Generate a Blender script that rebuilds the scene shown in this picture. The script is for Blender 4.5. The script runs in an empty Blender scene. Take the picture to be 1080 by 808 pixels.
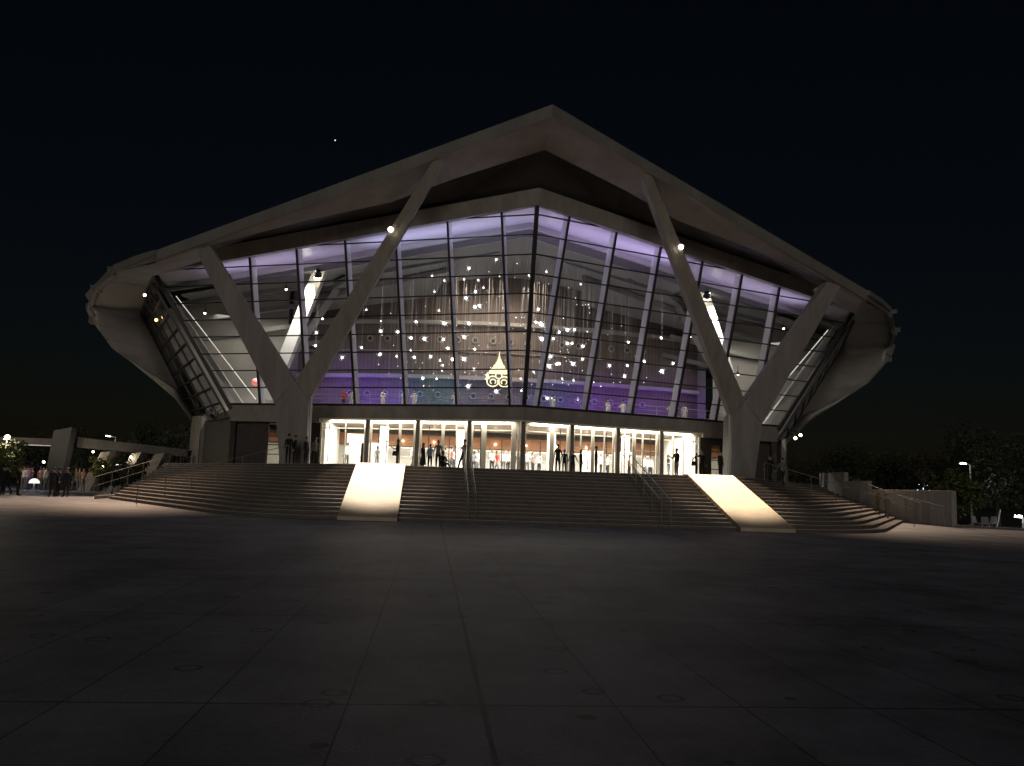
import bpy, bmesh, math, random
from mathutils import Vector, Matrix
random.seed(7)
S = bpy.context.scene
COL = S.collection
R = math.radians

# ------------------------------------------------------------------ materials
def mat(name, base=(.5,.5,.5), rough=.6, metal=0., emit=None, estr=0., noise=.0, nscale=3., bump=0., spec=.5, streak=False):
    m = bpy.data.materials.new(name); m.use_nodes = True
    nt = m.node_tree; b = nt.nodes['Principled BSDF']
    b.inputs['Base Color'].default_value = (*base, 1); b.inputs['Roughness'].default_value = rough
    b.inputs['Metallic'].default_value = metal; b.inputs['Specular IOR Level'].default_value = spec
    if emit:
        b.inputs['Emission Color'].default_value = (*emit, 1); b.inputs['Emission Strength'].default_value = estr
        m.cycles.emission_sampling = 'NONE'
    if noise or bump:
        tc = nt.nodes.new('ShaderNodeTexCoord'); mp = nt.nodes.new('ShaderNodeMapping')
        if streak: mp.inputs['Scale'].default_value = (1, 1, .15)
        n = nt.nodes.new('ShaderNodeTexNoise'); n.inputs['Scale'].default_value = nscale; n.inputs['Detail'].default_value = 7
        n.inputs['Roughness'].default_value = .65
        nt.links.new(tc.outputs['Object'], mp.inputs[0]); nt.links.new(mp.outputs[0], n.inputs['Vector'])
        if noise:
            r = nt.nodes.new('ShaderNodeValToRGB')
            r.color_ramp.elements[0].position = .3; r.color_ramp.elements[1].position = .7
            r.color_ramp.elements[0].color = (*[c*(1-noise) for c in base], 1)
            r.color_ramp.elements[1].color = (*[min(1, c*(1+noise)) for c in base], 1)
            nt.links.new(n.outputs['Fac'], r.inputs[0]); nt.links.new(r.outputs[0], b.inputs['Base Color'])
        if bump:
            bp = nt.nodes.new('ShaderNodeBump'); bp.inputs['Strength'].default_value = bump; bp.inputs['Distance'].default_value = .02
            nt.links.new(n.outputs['Fac'], bp.inputs['Height']); nt.links.new(bp.outputs[0], b.inputs['Normal'])
    return m

def glass_mat(name, refl=.07, tint=(.93,.95,.96), rough=.02):
    m = bpy.data.materials.new(name); m.use_nodes = True; nt = m.node_tree
    for n in list(nt.nodes): nt.nodes.remove(n)
    o = nt.nodes.new('ShaderNodeOutputMaterial'); mx = nt.nodes.new('ShaderNodeMixShader')
    t = nt.nodes.new('ShaderNodeBsdfTransparent'); g = nt.nodes.new('ShaderNodeBsdfGlossy')
    lw = nt.nodes.new('ShaderNodeLayerWeight'); pw = nt.nodes.new('ShaderNodeMath'); pw.operation = 'POWER'; pw.inputs[1].default_value = 5
    nt.links.new(lw.outputs['Facing'], pw.inputs[0])
    ad = nt.nodes.new('ShaderNodeMath'); ad.operation = 'ADD'; ad.inputs[1].default_value = refl
    ad.use_clamp = True
    t.inputs[0].default_value = (*tint, 1); g.inputs['Roughness'].default_value = rough
    nt.links.new(pw.outputs[0], ad.inputs[0]); nt.links.new(ad.outputs[0], mx.inputs[0])
    nt.links.new(t.outputs[0], mx.inputs[1]); nt.links.new(g.outputs[0], mx.inputs[2]); nt.links.new(mx.outputs[0], o.inputs[0])
    return m

def emis(name, col, st):
    m = mat(name, (.8,.8,.8), .5, emit=col, estr=st); return m

M = {}
M['concrete'] = mat('concrete', (.31,.295,.275), .8, noise=.24, nscale=1.3, bump=.3, streak=True)
M['roofmetal'] = mat('roof_cladding', (.26,.25,.24), .5, noise=.2, nscale=.6, streak=True)
M['soffit'] = mat('soffit_plaster', (.30,.278,.262), .7, noise=.2, nscale=.7)
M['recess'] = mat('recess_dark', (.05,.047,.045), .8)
M['darkwall'] = mat('dark_stone', (.20,.18,.16), .7, noise=.2, nscale=2.5)
M['basalt'] = mat('basalt_cladding', (.075,.068,.062), .6, noise=.25, nscale=2.5)
M['capmetal'] = mat('mullion_cap', (.03,.029,.032), .5, metal=.1)
M['fin'] = mat('fin_aluminium', (.78,.77,.8), .45)
M['ringm'] = mat('ring_metal', (.34,.33,.31), .5)
M['glass'] = glass_mat('facade_glass')
M['doorglass'] = glass_mat('door_glass', .05)
M['cream'] = mat('door_frame_paint', (.82,.78,.66), .45)
M['white'] = mat('white_plaster', (.8,.79,.74), .6, noise=.04, nscale=2)
M['inwall'] = mat('interior_plaster', (.42,.41,.38), .8, noise=.08, nscale=.8)
M['inceil'] = mat('interior_ceiling', (.28,.29,.28), .8)
M['indark'] = mat('interior_dark', (.05,.05,.055), .7)
M['cove'] = mat('cove_gloss', (.6,.58,.62), .16)
M['floor'] = mat('lobby_floor', (.5,.46,.4), .25, noise=.1, nscale=2)
M['steel'] = mat('rail_steel', (.26,.25,.24), .75, metal=.2)
M['brightsteel'] = mat('polished_steel', (.36,.35,.33), .4, metal=.4)
M['copper'] = mat('copper_wood', (.42,.19,.09), .45, noise=.2, nscale=4)

M['wire'] = mat('wire', (.52,.5,.47), .4, metal=.2)
M['star'] = emis('pendant_glow', (1,.97,.93), 14)
M['star_mid'] = emis('pendant_glow_mid', (1,.95,.88), 4.5)
M['star_dim'] = emis('pendant_glow_dim', (1,.93,.85), 1.3)
M['downl'] = emis('downlight_glow', (1,.9,.7), 3)
M['spike'] = emis('pendant_glint', (.95,.95,1), 3)  # glint rays around the pendants, modelled as glowing spikes
M['emblem'] = emis('emblem_gold', (1,.85,.42), 1.5)
M['lampwhite'] = emis('lamp_white', (.85,.95,1), 14)
M['lampwarm'] = emis('lamp_warm', (1,.86,.6), 16)
M['lampblue'] = emis('lamp_blue', (.12,.08,1), 6)
M['lamporange'] = emis('lamp_orange', (1,.5,.15), 5)
M['red'] = emis('red_lantern', (1,.06,.03), .7)
M['blackmetal'] = mat('black_metal', (.03,.03,.03), .4, metal=.5)
M['bark'] = mat('bark', (.10,.075,.05), .9, noise=.3, nscale=5, bump=.6)
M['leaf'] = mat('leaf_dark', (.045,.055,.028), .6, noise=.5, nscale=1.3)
M['leaf2'] = mat('leaf_lit', (.10,.12,.03), .55, noise=.4, nscale=1.3)  # paler copy of the leaf; lamplight put into its colour
M['grass'] = mat('ground_grass', (.04,.045,.02), .95, noise=.4, nscale=2)
M['plastic'] = mat('white_plastic', (.34,.36,.38), .4)
M['hairm'] = mat('hair', (.012,.010,.009), .5)
M['skin'] = mat('skin', (.42,.26,.18), .55)
CLOTH = {}
for n, c in dict(black=(.015,.015,.017), navy=(.02,.025,.05), white=(.75,.75,.73), grey=(.18,.18,.19), green=(.02,.05,.045),
                 red=(.5,.04,.03), blue=(.25,.36,.5), khaki=(.2,.16,.1), pink=(.6,.3,.25)).items():
    CLOTH[n] = mat('cloth_'+n, c, .85, noise=.15, nscale=12)

def plaza_mat():
    m = mat('plaza_concrete', (.10,.099,.1), .62); nt = m.node_tree; b = nt.nodes['Principled BSDF']; L = nt.links.new
    tc = nt.nodes.new('ShaderNodeTexCoord'); sx = nt.nodes.new('ShaderNodeSeparateXYZ'); L(tc.outputs['Object'], sx.inputs[0])
    def mth(op, a, bb=None, v=None):
        n = nt.nodes.new('ShaderNodeMath'); n.operation = op
        if isinstance(a, (int, float)): n.inputs[0].default_value = a
        else: L(a, n.inputs[0])
        if v is not None: n.inputs[1].default_value = v
        if bb is not None: L(bb, n.inputs[1])
        return n.outputs[0]
    def line(src, off, sp, w):
        a = mth('ADD', src, v=off); a = mth('DIVIDE', a, v=sp); a = mth('FRACT', a); a = mth('SUBTRACT', a, v=.5); a = mth('ABSOLUTE', a)
        a = mth('SUBTRACT', .5, a); a = mth('MULTIPLY', a, v=sp)
        return mth('LESS_THAN', a, v=w)
    wob = nt.nodes.new('ShaderNodeTexNoise'); wob.inputs['Scale'].default_value = 6; L(tc.outputs['Object'], wob.inputs['Vector'])
    wo = mth('MULTIPLY', wob.outputs['Fac'], v=.012)
    xx = mth('ADD', sx.outputs[0], wo); yy = mth('ADD', sx.outputs[1], wo)
    lx = line(xx, 6.15, .975*1, .007); ly = line(yy, -6.24+3.85*8, 3.85, .015)
    d = mth('ADD', xx, v=5.18); d = mth('ABSOLUTE', d); wide = mth('LESS_THAN', d, v=.018)
    j = mth('MAXIMUM', lx, ly); j = mth('MAXIMUM', j, wide)
    n1 = nt.nodes.new('ShaderNodeTexNoise'); n1.inputs['Scale'].default_value = .55; n1.inputs['Detail'].default_value = 9; n1.inputs['Roughness'].default_value = .7
    n2 = nt.nodes.new('ShaderNodeTexNoise'); n2.inputs['Scale'].default_value = 25; n2.inputs['Detail'].default_value = 5
    L(tc.outputs['Object'], n1.inputs['Vector']); L(tc.outputs['Object'], n2.inputs['Vector'])
    r1 = nt.nodes.new('ShaderNodeMapRange'); r1.inputs[1].default_value = .3; r1.inputs[2].default_value = .7; r1.inputs[3].default_value = .35; r1.inputs[4].default_value = 1.55
    L(n1.outputs['Fac'], r1.inputs[0])
    r2 = nt.nodes.new('ShaderNodeMapRange'); r2.inputs[1].default_value = .3; r2.inputs[2].default_value = .7; r2.inputs[3].default_value = .85; r2.inputs[4].default_value = 1.15
    L(n2.outputs['Fac'], r2.inputs[0])
    # faint ring stains
    vo = nt.nodes.new('ShaderNodeTexVoronoi'); vo.inputs['Scale'].default_value = 1.7; vo.inputs['Randomness'].default_value = .75; L(tc.outputs['Object'], vo.inputs['Vector'])
    rg = mth('SUBTRACT', vo.outputs['Distance'], v=.17); rg = mth('ABSOLUTE', rg); rg = mth('LESS_THAN', rg, v=.03)
    sel = nt.nodes.new('ShaderNodeSeparateColor'); L(vo.outputs['Color'], sel.inputs[0]); s2 = mth('GREATER_THAN', sel.outputs[0], v=.12)
    rg = mth('MULTIPLY', rg, s2); rg = mth('MULTIPLY', rg, v=.65); rg = mth('SUBTRACT', 1., rg)
    # per slab tone
    cx = nt.nodes.new('ShaderNodeTexWhiteNoise'); cx.noise_dimensions = '2D'
    fx = mth('FLOOR', mth('DIVIDE', mth('ADD', sx.outputs[0], v=6.15), v=.975)); fy = mth('FLOOR', mth('DIVIDE', mth('ADD', sx.outputs[1], v=-6.24+3.85*8), v=3.85))
    cb = nt.nodes.new('ShaderNodeCombineXYZ'); L(fx, cb.inputs[0]); L(fy, cb.inputs[1]); L(cb.outputs[0], cx.inputs[0])
    tone = mth('ADD', mth('MULTIPLY', cx.outputs['Value'], v=.24), v=.88)
    f = mth('MULTIPLY', r1.outputs[0], r2.outputs[0]); f = mth('MULTIPLY', f, rg); f = mth('MULTIPLY', f, tone)
    jj = mth('MULTIPLY', j, v=.85); jj = mth('SUBTRACT', 1., jj); f = mth('MULTIPLY', f, jj)
    mix = nt.nodes.new('ShaderNodeVectorMath'); mix.operation = 'SCALE'; mix.inputs[0].default_value = (.22,.232,.285); L(f, mix.inputs['Scale'])
    L(mix.outputs[0], b.inputs['Base Color'])
    bp = nt.nodes.new('ShaderNodeBump'); bp.inputs['Strength'].default_value = .5; bp.inputs['Distance'].default_value = .01
    h = mth('SUBTRACT', n2.outputs['Fac'], j); L(h, bp.inputs['Height']); L(bp.outputs[0], b.inputs['Normal'])
    return m
M['plaza'] = plaza_mat()

def stripes_mat(name, base, axis, period, dark=.6, rough=.6, width=.12, noise=.15):
    m = mat(name, base, rough, noise=noise, nscale=1.2); nt = m.node_tree; b = nt.nodes['Principled BSDF']; L = nt.links.new
    src = b.inputs['Base Color'].links[0].from_socket
    tc = nt.nodes.new('ShaderNodeTexCoord'); sx = nt.nodes.new('ShaderNodeSeparateXYZ'); L(tc.outputs['Object'], sx.inputs[0])
    a = nt.nodes.new('ShaderNodeMath'); a.operation = 'DIVIDE'; a.inputs[1].default_value = period; L(sx.outputs[axis], a.inputs[0])
    f = nt.nodes.new('ShaderNodeMath'); f.operation = 'FRACT'; L(a.outputs[0], f.inputs[0])
    g = nt.nodes.new('ShaderNodeMath'); g.operation = 'LESS_THAN'; g.inputs[1].default_value = width; L(f.outputs[0], g.inputs[0])
    mx = nt.nodes.new('ShaderNodeMixRGB'); mx.blend_type = 'MULTIPLY'; mx.inputs[2].default_value = (dark, dark, dark, 1)
    L(g.outputs[0], mx.inputs[0]); L(src, mx.inputs[1]); L(mx.outputs[0], b.inputs['Base Color'])
    return m
M['slats'] = stripes_mat('hall_wall_slats', (.20,.165,.14), 0, .32, .8, .5, .3)
M['stepm'] = mat('step_granite', (.15,.13,.118), .75, noise=.25, nscale=2.2, bump=.2)
M['nosing'] = mat('step_nosing', (.36,.32,.29), .7, noise=.2, nscale=3)  # paler than the step; lit tread edges put into the colour
M['shell'] = stripes_mat('shell_panels', (.30,.285,.26), 2, 1.05, .72, .33, .05, .08)
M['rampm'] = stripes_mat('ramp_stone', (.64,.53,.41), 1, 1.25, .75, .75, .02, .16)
M['flutes'] = stripes_mat('fluted_stone', (.34,.32,.29), 1, .5, .55, .7, .35)

# ------------------------------------------------------------------ mesh builder
class MB:
    def __init__(s): s.v = []; s.f = []; s.mi = []; s.cur = 0
    def face(s, pts):
        i = len(s.v); s.v += [tuple(p) for p in pts]; s.f.append(tuple(range(i, i+len(pts)))); s.mi.append(s.cur)
    def raw(s, vs, fs):
        i = len(s.v); s.v += [tuple(p) for p in vs]
        for f in fs: s.f.append(tuple(i+k for k in f)); s.mi.append(s.cur)
    def prism(s, a, b):      # two corresponding loops
        n = len(a); s.raw(list(a)+list(b), [tuple(range(n))[::-1], tuple(range(n, 2*n))] + [(k, (k+1) % n, n+(k+1) % n, n+k) for k in range(n)])
    def box(s, x0, x1, y0, y1, z0, z1):
        s.prism([(x0,y0,z0),(x1,y0,z0),(x1,y1,z0),(x0,y1,z0)], [(x0,y0,z1),(x1,y0,z1),(x1,y1,z1),(x0,y1,z1)])
    def beam(s, p, q, w, h, side=None):   # rectangular bar from p to q; w along side vector, h across
        p = Vector(p); q = Vector(q); d = (q-p).normalized()
        sd = Vector(side) if side else (Vector((0,0,1)).cross(d) if abs(d.z) < .95 else Vector((1,0,0)))
        sd = (sd - d*sd.dot(d)).normalized(); u = d.cross(sd)
        c = lambda o: [o+sd*w/2+u*h/2, o-sd*w/2+u*h/2, o-sd*w/2-u*h/2, o+sd*w/2-u*h/2]
        s.prism(c(p), c(q))
    def tube(s, p, q, r, n=8, r2=None):
        p = Vector(p); q = Vector(q); d = (q-p).normalized(); a = d.orthogonal().normalized(); b = d.cross(a); r2 = r if r2 is None else r2
        s.prism([p+(a*math.cos(t)+b*math.sin(t))*r for t in [2*math.pi*k/n for k in range(n)]],
                [q+(a*math.cos(t)+b*math.sin(t))*r2 for t in [2*math.pi*k/n for k in range(n)]])
    def ball(s, c, r, sub=1, sc=(1,1,1)):
        bm = bmesh.new(); bmesh.ops.create_icosphere(bm, subdivisions=sub, radius=r)
        s.raw([(c[0]+v.co.x*sc[0], c[1]+v.co.y*sc[1], c[2]+v.co.z*sc[2]) for v in bm.verts], [tuple(v.index for v in f.verts) for f in bm.faces]); bm.free()
    def build(s, name, mats, parent=None, smooth=False, local=False, bevel=0):
        me = bpy.data.meshes.new(name); me.from_pydata(s.v, [], s.f)
        if not isinstance(mats, (list, tuple)): mats = [mats]
        for m in mats: me.materials.append(m)
        me.polygons.foreach_set('material_index', s.mi)
        bm = bmesh.new(); bm.from_mesh(me); bmesh.ops.recalc_face_normals(bm, faces=bm.faces); bm.to_mesh(me); bm.free()
        if smooth: me.polygons.foreach_set('use_smooth', [True]*len(me.polygons))
        me.update()
        o = bpy.data.objects.new(name, me); COL.objects.link(o)
        if parent is not None:
            o.parent = parent
            if not local and parent.type == 'EMPTY': o.location = -parent.location
        if bevel:
            md = o.modifiers.new('bevel', 'BEVEL'); md.width = bevel; md.segments = 2; md.limit_method = 'ANGLE'
        return o

def tag(o, label=None, cat=None, group=None, kind=None):
    if label: o['label'] = label
    if cat: o['category'] = cat
    if group: o['group'] = group
    if kind: o['kind'] = kind
    return o
def empty(name, loc=(0,0,0), rz=0):
    o = bpy.data.objects.new(name, None); COL.objects.link(o); o.location = loc; o.rotation_euler.z = rz; o.empty_display_size = .3
    return o
def copy_tree(o, parent=None):
    c = o.copy(); COL.objects.link(c)
    if parent: c.parent = parent
    for ch in o.children: copy_tree(ch, c)
    return c

# ------------------------------------------------------------------ geometry laws of the hall
TH = 2.3                                   # terrace level
def Yw(x, z): return 51.35 + .3797*abs(x) - .322*(z-6.24)
def ztop(x): return 18.14 - .118*abs(x)
ZB = 6.45
def xc(z): return 19.6 + (z-6.4)*.64       # corner line of the front glass
def W(x, z, off=0): return (x, Yw(x, z)+off, z)

# ------------------------------------------------------------------ setting
g = MB(); g.face([(-900,-300,-.6),(900,-300,-.6),(900,1500,-.6),(-900,1500,-.6)]); tag(g.build('ground', M['grass']), kind='structure')
g = MB(); P = [(-120,-60),(90,-60),(90,-17),(26,42),(23.5,44.3),(23.5,60),(23.5,92),(-120,92)]
g.prism([(x,y,-.5) for x,y in P], [(x,y,0) for x,y in P]); tag(g.build('plaza', M['plaza']), kind='structure')
g = MB()
for a, b in (((23.62,44.35),(26.1,42.1)), ((26.1,42.1),(90.2,-17))): g.beam((*a,-.12),(*b,-.12), .3, .5)
tag(g.build('kerb', M['darkwall']), kind='structure')

# terrace (landing) + stairs --------------------------------------------------
NX, NY = .838, -.545
def contour(d, sgn=1):
    """plan line of one step edge, d metres out from the landing edge (right half)"""
    pts = [(0, 40.2-d)]; n = 10 if d > .3 else 3
    dd = max(d, .0)
    for k in range(n+1):
        a = R(-90) + (math.atan2(NY, NX)-R(-90))*k/n
        pts.append((9.2+dd*math.cos(a), 40.2+dd*math.sin(a)))
    # straight part to the end wall x = 23.4+(y-44.5)*.1
    px, py = 9.2+NX*dd, 40.2+NY*dd
    t = (23.4+(py-44.5)*.1-px)/(.545-.0838)
    pts.append((px+.545*t, py+.838*t))
    return [(sgn*x, y) for x, y in pts]
NS = 15; RISE = TH/NS
st = MB()
def full(d):
    r = contour(d); return [(-x, y) for x, y in r[::-1]] + r[1:]
for i in range(NS):
    outer = full(7*(1-i/NS)); n = len(outer)
    inner = full(7*(1-(i+1)/NS)) if i < NS-1 else None
    z0, z1 = i*RISE, (i+1)*RISE
    for k in range(n-1):
        a, b = outer[k], outer[k+1]
        st.face([(*a, z0), (*b, z0), (*b, z1-.035), (*a, z1-.035)])
    # small nosing
    for k in range(n-1):
        a, b = outer[k], outer[k+1]
        dv = Vector((b[1]-a[1], a[0]-b[0])); dv = dv.normalized()*.035 if dv.length else dv
        a2 = (a[0]+dv[0], a[1]+dv[1]); b2 = (b[0]+dv[0], b[1]+dv[1])
        st.cur = 1; st.face([(*a2, z1-.035), (*b2, z1-.035), (*b2, z1), (*a2, z1)]); st.face([(*a2, z1), (*b2, z1), (*b, z1), (*a, z1)]); st.cur = 0; st.face([(*a, z1-.035), (*b, z1-.035), (*b2, z1-.035), (*a2, z1-.035)])
        if inner:
            c, d = inner[min(k+1, len(inner)-1)], inner[min(k, len(inner)-1)]
    if inner:
        # tread between outer and inner polylines, resampled by fraction
        def resamp(pl, m):
            L = [0]
            for q in range(len(pl)-1): L.append(L[-1]+math.dist(pl[q], pl[q+1]))
            out = []
            for q in range(m+1):
                t = L[-1]*q/m; j = 0
                while j < len(L)-2 and L[j+1] < t: j += 1
                f = (t-L[j])/max(1e-9, L[j+1]-L[j]); out.append((pl[j][0]+(pl[j+1][0]-pl[j][0])*f, pl[j][1]+(pl[j+1][1]-pl[j][1])*f))
            return out
        if len(inner) == len(outer):
            for k in range(n-1): st.face([(*outer[k], z1), (*outer[k+1], z1), (*inner[k+1], z1), (*inner[k], z1)])
        else:
            st.face([(*p, z1) for p in outer] + [(*p, z1) for p in inner[::-1]])
stairs = st.build('staircase', [M['stepm'], M['nosing']]); tag(stairs, 'wide dark granite staircase wrapping the terrace in front of the glass hall', 'stairs')
top = full(0)
g = MB(); lp = top + [(28,70),(27,130),(-27,130),(-28,70)]
g.prism([(x,y,1.9) for x,y in lp], [(x,y,TH) for x,y in lp]); tag(g.build('terrace', M['stepm']), kind='structure')

# ramps
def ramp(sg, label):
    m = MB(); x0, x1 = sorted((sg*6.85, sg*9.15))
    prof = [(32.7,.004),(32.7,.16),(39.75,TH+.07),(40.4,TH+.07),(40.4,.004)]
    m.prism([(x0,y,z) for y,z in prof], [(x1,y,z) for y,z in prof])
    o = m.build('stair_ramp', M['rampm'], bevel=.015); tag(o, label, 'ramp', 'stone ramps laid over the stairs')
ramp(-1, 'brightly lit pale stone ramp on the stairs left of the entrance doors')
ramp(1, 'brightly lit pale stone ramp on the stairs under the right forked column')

# handrails -------------------------------------------------------------------
def rail_between(name, p0, p1, n, label, group, *a_, **k_):
    _rail(name, p0, p1, n, label, group, M['brightsteel'] if abs(p0[0]) < 5 else M['steel'], *a_, **k_)
def _rail(name, p0, p1, n, label, group, RM, bars=(1.0,.75,.5,.25), dbl=0, w=.02):
    t = empty(name, p0); tag(t, label, 'handrail', group)
    p0 = Vector(p0); p1 = Vector(p1); d = (p1-p0).normalized(); sd = Vector((-d.y, d.x, 0)).normalized()
    for off in ((-dbl/2, dbl/2) if dbl else (0,)):
        for k in range(n):
            q = p0+(p1-p0)*k/(n-1)+sd*off; m = MB(); m.tube(q-Vector((0,0,.05)), q+Vector((0,0,1.0)), w, 8); m.build('post', RM, t)
        for h in bars:
            m = MB(); m.tube(p0+sd*off+Vector((0,0,h)), p1+sd*off+Vector((0,0,h)), w if h == bars[0] else w*.5, 8); m.build('rail', RM, t)
GR = 'steel handrails on the stairs'
rail_between('stair_handrail', (-3.95,33.3,.15), (-3.95,40.6,TH), 6, 'double steel handrail on the stairs seen end on, left of centre', GR, (1.0,.5), .3)
rail_between('stair_handrail', (3.95,33.3,.15), (3.95,40.6,TH), 6, 'double steel handrail running down the stairs beside the right ramp', GR, (1.0,.5), .4, .018)
rail_between('stair_handrail', (-19.6,41.6,.1), (-13.4,46.2,TH), 7, 'steel handrail with thin posts crossing the warmly lit left stairs', GR, (1.0,))
rail_between('stair_handrail', (19.6,41.6,.1), (13.4,46.2,TH), 7, 'steel handrail with thin posts crossing the right stairs by the walkers', GR, (1.0,))
rail_between('stair_handrail', (-23.5,46.5,.25), (-22.6,61,TH), 8, 'steel handrail along the far left end of the stairs', GR, (1.0,.5))
rail_between('stair_handrail', (23.0,46.5,.25), (24.4,60,TH), 8, 'steel handrail along the far right end of the stairs by the stepped wall', GR, (1.0,.5))
rail_between('stair_handrail', (22.9,50,.9), (23.2,44.6,.1), 3, 'short pale sloping handrail against the stepped wall', GR, (1.0,))

# right stepped wall
g = MB()
def wallseg(m, a, b, z, w=.3): m.beam((*a, z/2-.3), (*b, z/2-.3), w, z+.6)
wallseg(g, (25.2,63.5), (24.75,58.6), 3.25); wallseg(g, (24.75,58.59), (24.35,54.6), 2.6); wallseg(g, (24.35,54.59), (23.55,44.2), 2.02)
tag(g.build('stepped_wall', M['concrete'], bevel=.02), 'pale concrete garden wall stepping down beside the right end of the stairs', 'wall')

# ------------------------------------------------------------------ THE HALL
H = empty('concert_hall', (0, 52, TH)); tag(H, 'large glass fronted concert hall with folded roof and forked concrete columns', 'building')
def mir(p, s): return (p[0]*s, p[1], p[2])
# roof: front edge apex -> tip -> silhouette shell edge
SIL = [(23.5,52.9,14.95),(27.4,57,14.9),(31.9,64.6,14.2),(31.5,64.4,12.7),(30.4,65.6,11),(27.6,64.3,9.3),(25.9,66,8.35),(25.3,71,6.3),(24.7,70.6,TH)]
rt = MB()
for s in (1, -1):
    A, B = (0,42,21.9), (23.6,52.95,15.5); C_, D_ = (33,66,15.1), (30,112,16.5); E_ = (0,112,24.5)
    top_ = [A, mir(B,s), mir((27.6,57,15.45),s), mir(C_,s), mir(D_,s), E_]
    rt.face([A, mir(B,s), E_]); rt.face([mir(B,s), mir((27.6,57,15.45),s), mir(C_,s), mir(D_,s), E_])
rt.build('roof', M['roofmetal'], H)
fa = MB()
for s in (1, -1):
    for a, b in (((0,42,21.9),(23.6,52.95,15.5)),):
        a = Vector(mir(a,s)); b = Vector(mir(b,s)); dn = Vector((0,.12,-.68))
        bk = Vector((0,.35,0))
        fa.raw([a+Vector((0,0,.004)), b+Vector((0,0,.004)), b+dn, a+dn, a+bk, b+bk, b+dn+bk, a+dn+bk], [(0,1,2,3),(4,5,6,7),(3,2,6,7),(1,2,6,5)])
        # drip edge
        fa.beam(a+dn+Vector((0,-.03,.03)), b+dn+Vector((0,-.03,.03)), .09, .07)
fa.build('fascia', M['roofmetal'], H)
# eaves ribs between tip and shell with the stepped outer edge
EDGE = [(23.5,52.9,15.35),(25.4,54.7,15.3),(27.4,57,15.25),(27.6,57.2,14.9),(30.0,61,14.75),(30.3,61.2,14.4),(31.9,64.6,14.2),(32.1,64.8,13.8),(31.7,64.6,13.2)]
for s in (1, -1):
    ea = MB()
    for k in range(len(EDGE)-1):
        a = Vector(mir(EDGE[k], s)); b = Vector(mir(EDGE[k+1], s)); ea.beam(a, b, .28, .34)
    # lapped plate ends that give the rim its serrated outline
    for c_, w_, dz in (((27.5,57,15.1), 1.0, .3), ((30.1,61,14.6), 1.2, .35), ((31.9,64.9,14.0), 1.2, .35), ((31.6,64.9,12.9), .9, .4)):
        p = Vector(mir(c_, s))+Vector((s*.12,0,0)); w_ *= .6; ea.prism([p+Vector((s*.25,-.3,-dz/2)), p+Vector((s*.4,w_,-dz/2)), p+Vector((-s*.3,w_*.8,-dz/2))], [p+Vector((s*.25,-.3,dz/2)), p+Vector((s*.4,w_,dz/2)), p+Vector((-s*.3,w_*.8,dz/2))])
    ea.face([mir((23.6,52.95,15.5),s), mir((27.6,57,15.45),s), mir((27.4,57,14.9),s), mir((23.5,52.9,14.8),s)])
    ea.face([mir((27.6,57,15.45),s), mir((33,66,15.1),s), mir((31.9,64.6,14.1),s), mir((27.4,57,14.9),s)])
    ea.build('eaves_edge', M['roofmetal'], H)
# soffit
EB = [(0,42.12,21.2),(5.1,44.5,19.82),(8.7,46.17,18.84),(13.9,48.6,17.42),(19.9,51.35,15.8),(23.4,52.95,14.85)]
MM = [(0,44.8,20.5),(5.1,46.5,19.06),(8.7,48,17.95),(13.9,49.8,17.05),(19.9,51.55,15.66),(23.3,53.1,14.83)]
so = MB(); rc = MB(); hb = MB()
for s in (1, -1):
    for k in range(5):
        so.face([mir(EB[k],s), mir(EB[k+1],s), mir(MM[k+1],s), mir(MM[k],s)])
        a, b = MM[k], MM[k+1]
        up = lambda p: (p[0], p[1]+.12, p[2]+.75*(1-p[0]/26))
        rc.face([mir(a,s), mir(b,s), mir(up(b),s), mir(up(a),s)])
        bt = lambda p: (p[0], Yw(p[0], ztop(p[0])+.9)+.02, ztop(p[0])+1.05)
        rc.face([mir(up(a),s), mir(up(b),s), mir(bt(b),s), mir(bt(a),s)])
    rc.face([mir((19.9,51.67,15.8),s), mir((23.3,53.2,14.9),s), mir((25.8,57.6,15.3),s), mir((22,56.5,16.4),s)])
    # side eave underside (brown facet from the tip to the shell)
    ic = (25.5, 58.2, 15.0)
    so.face([mir((23.3,53.1,14.83),s), mir((27.4,57,14.9),s), mir(ic,s)])
    so.face([mir((23.3,53.1,14.83),s), mir((19.9,51.6,15.66),s), mir((20.4,54.6,15.75),s), mir(ic,s)])
    # head beam above glass
    n = 6
    for k in range(n):
        xa, xb = 25.7*k/n, 25.7*(k+1)/n
        q = []
        for x in (xa, xb):
            zt = ztop(x)
            q.append([(s*x, Yw(x,zt)-.38, zt-.02), (s*x, Yw(x,zt+.88)-.38, zt+.88), (s*x, Yw(x,zt+.88)+.25, zt+.88), (s*x, Yw(x,zt)+.12, zt-.02)])
        for a_ in range(4): hb.face([q[0][a_], q[0][(a_+1)%4], q[1][(a_+1)%4], q[1][a_]])
    hb.face([(s*25.7, Yw(25.7,ztop(25.7))-.38, ztop(25.7)-.02), (s*25.7, Yw(25.7,ztop(25.7)+.88)-.38, ztop(25.7)+.88), (s*25.7, Yw(25.7,ztop(25.7))+.3, ztop(25.7)+.88), (s*25.7, Yw(25.7,ztop(25.7))+.3, ztop(25.7)-.02)])
so.build('soffit', M['soffit'], H); rc.build('recess', M['recess'], H); hb.build('head_beam', M['concrete'], H)

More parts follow.
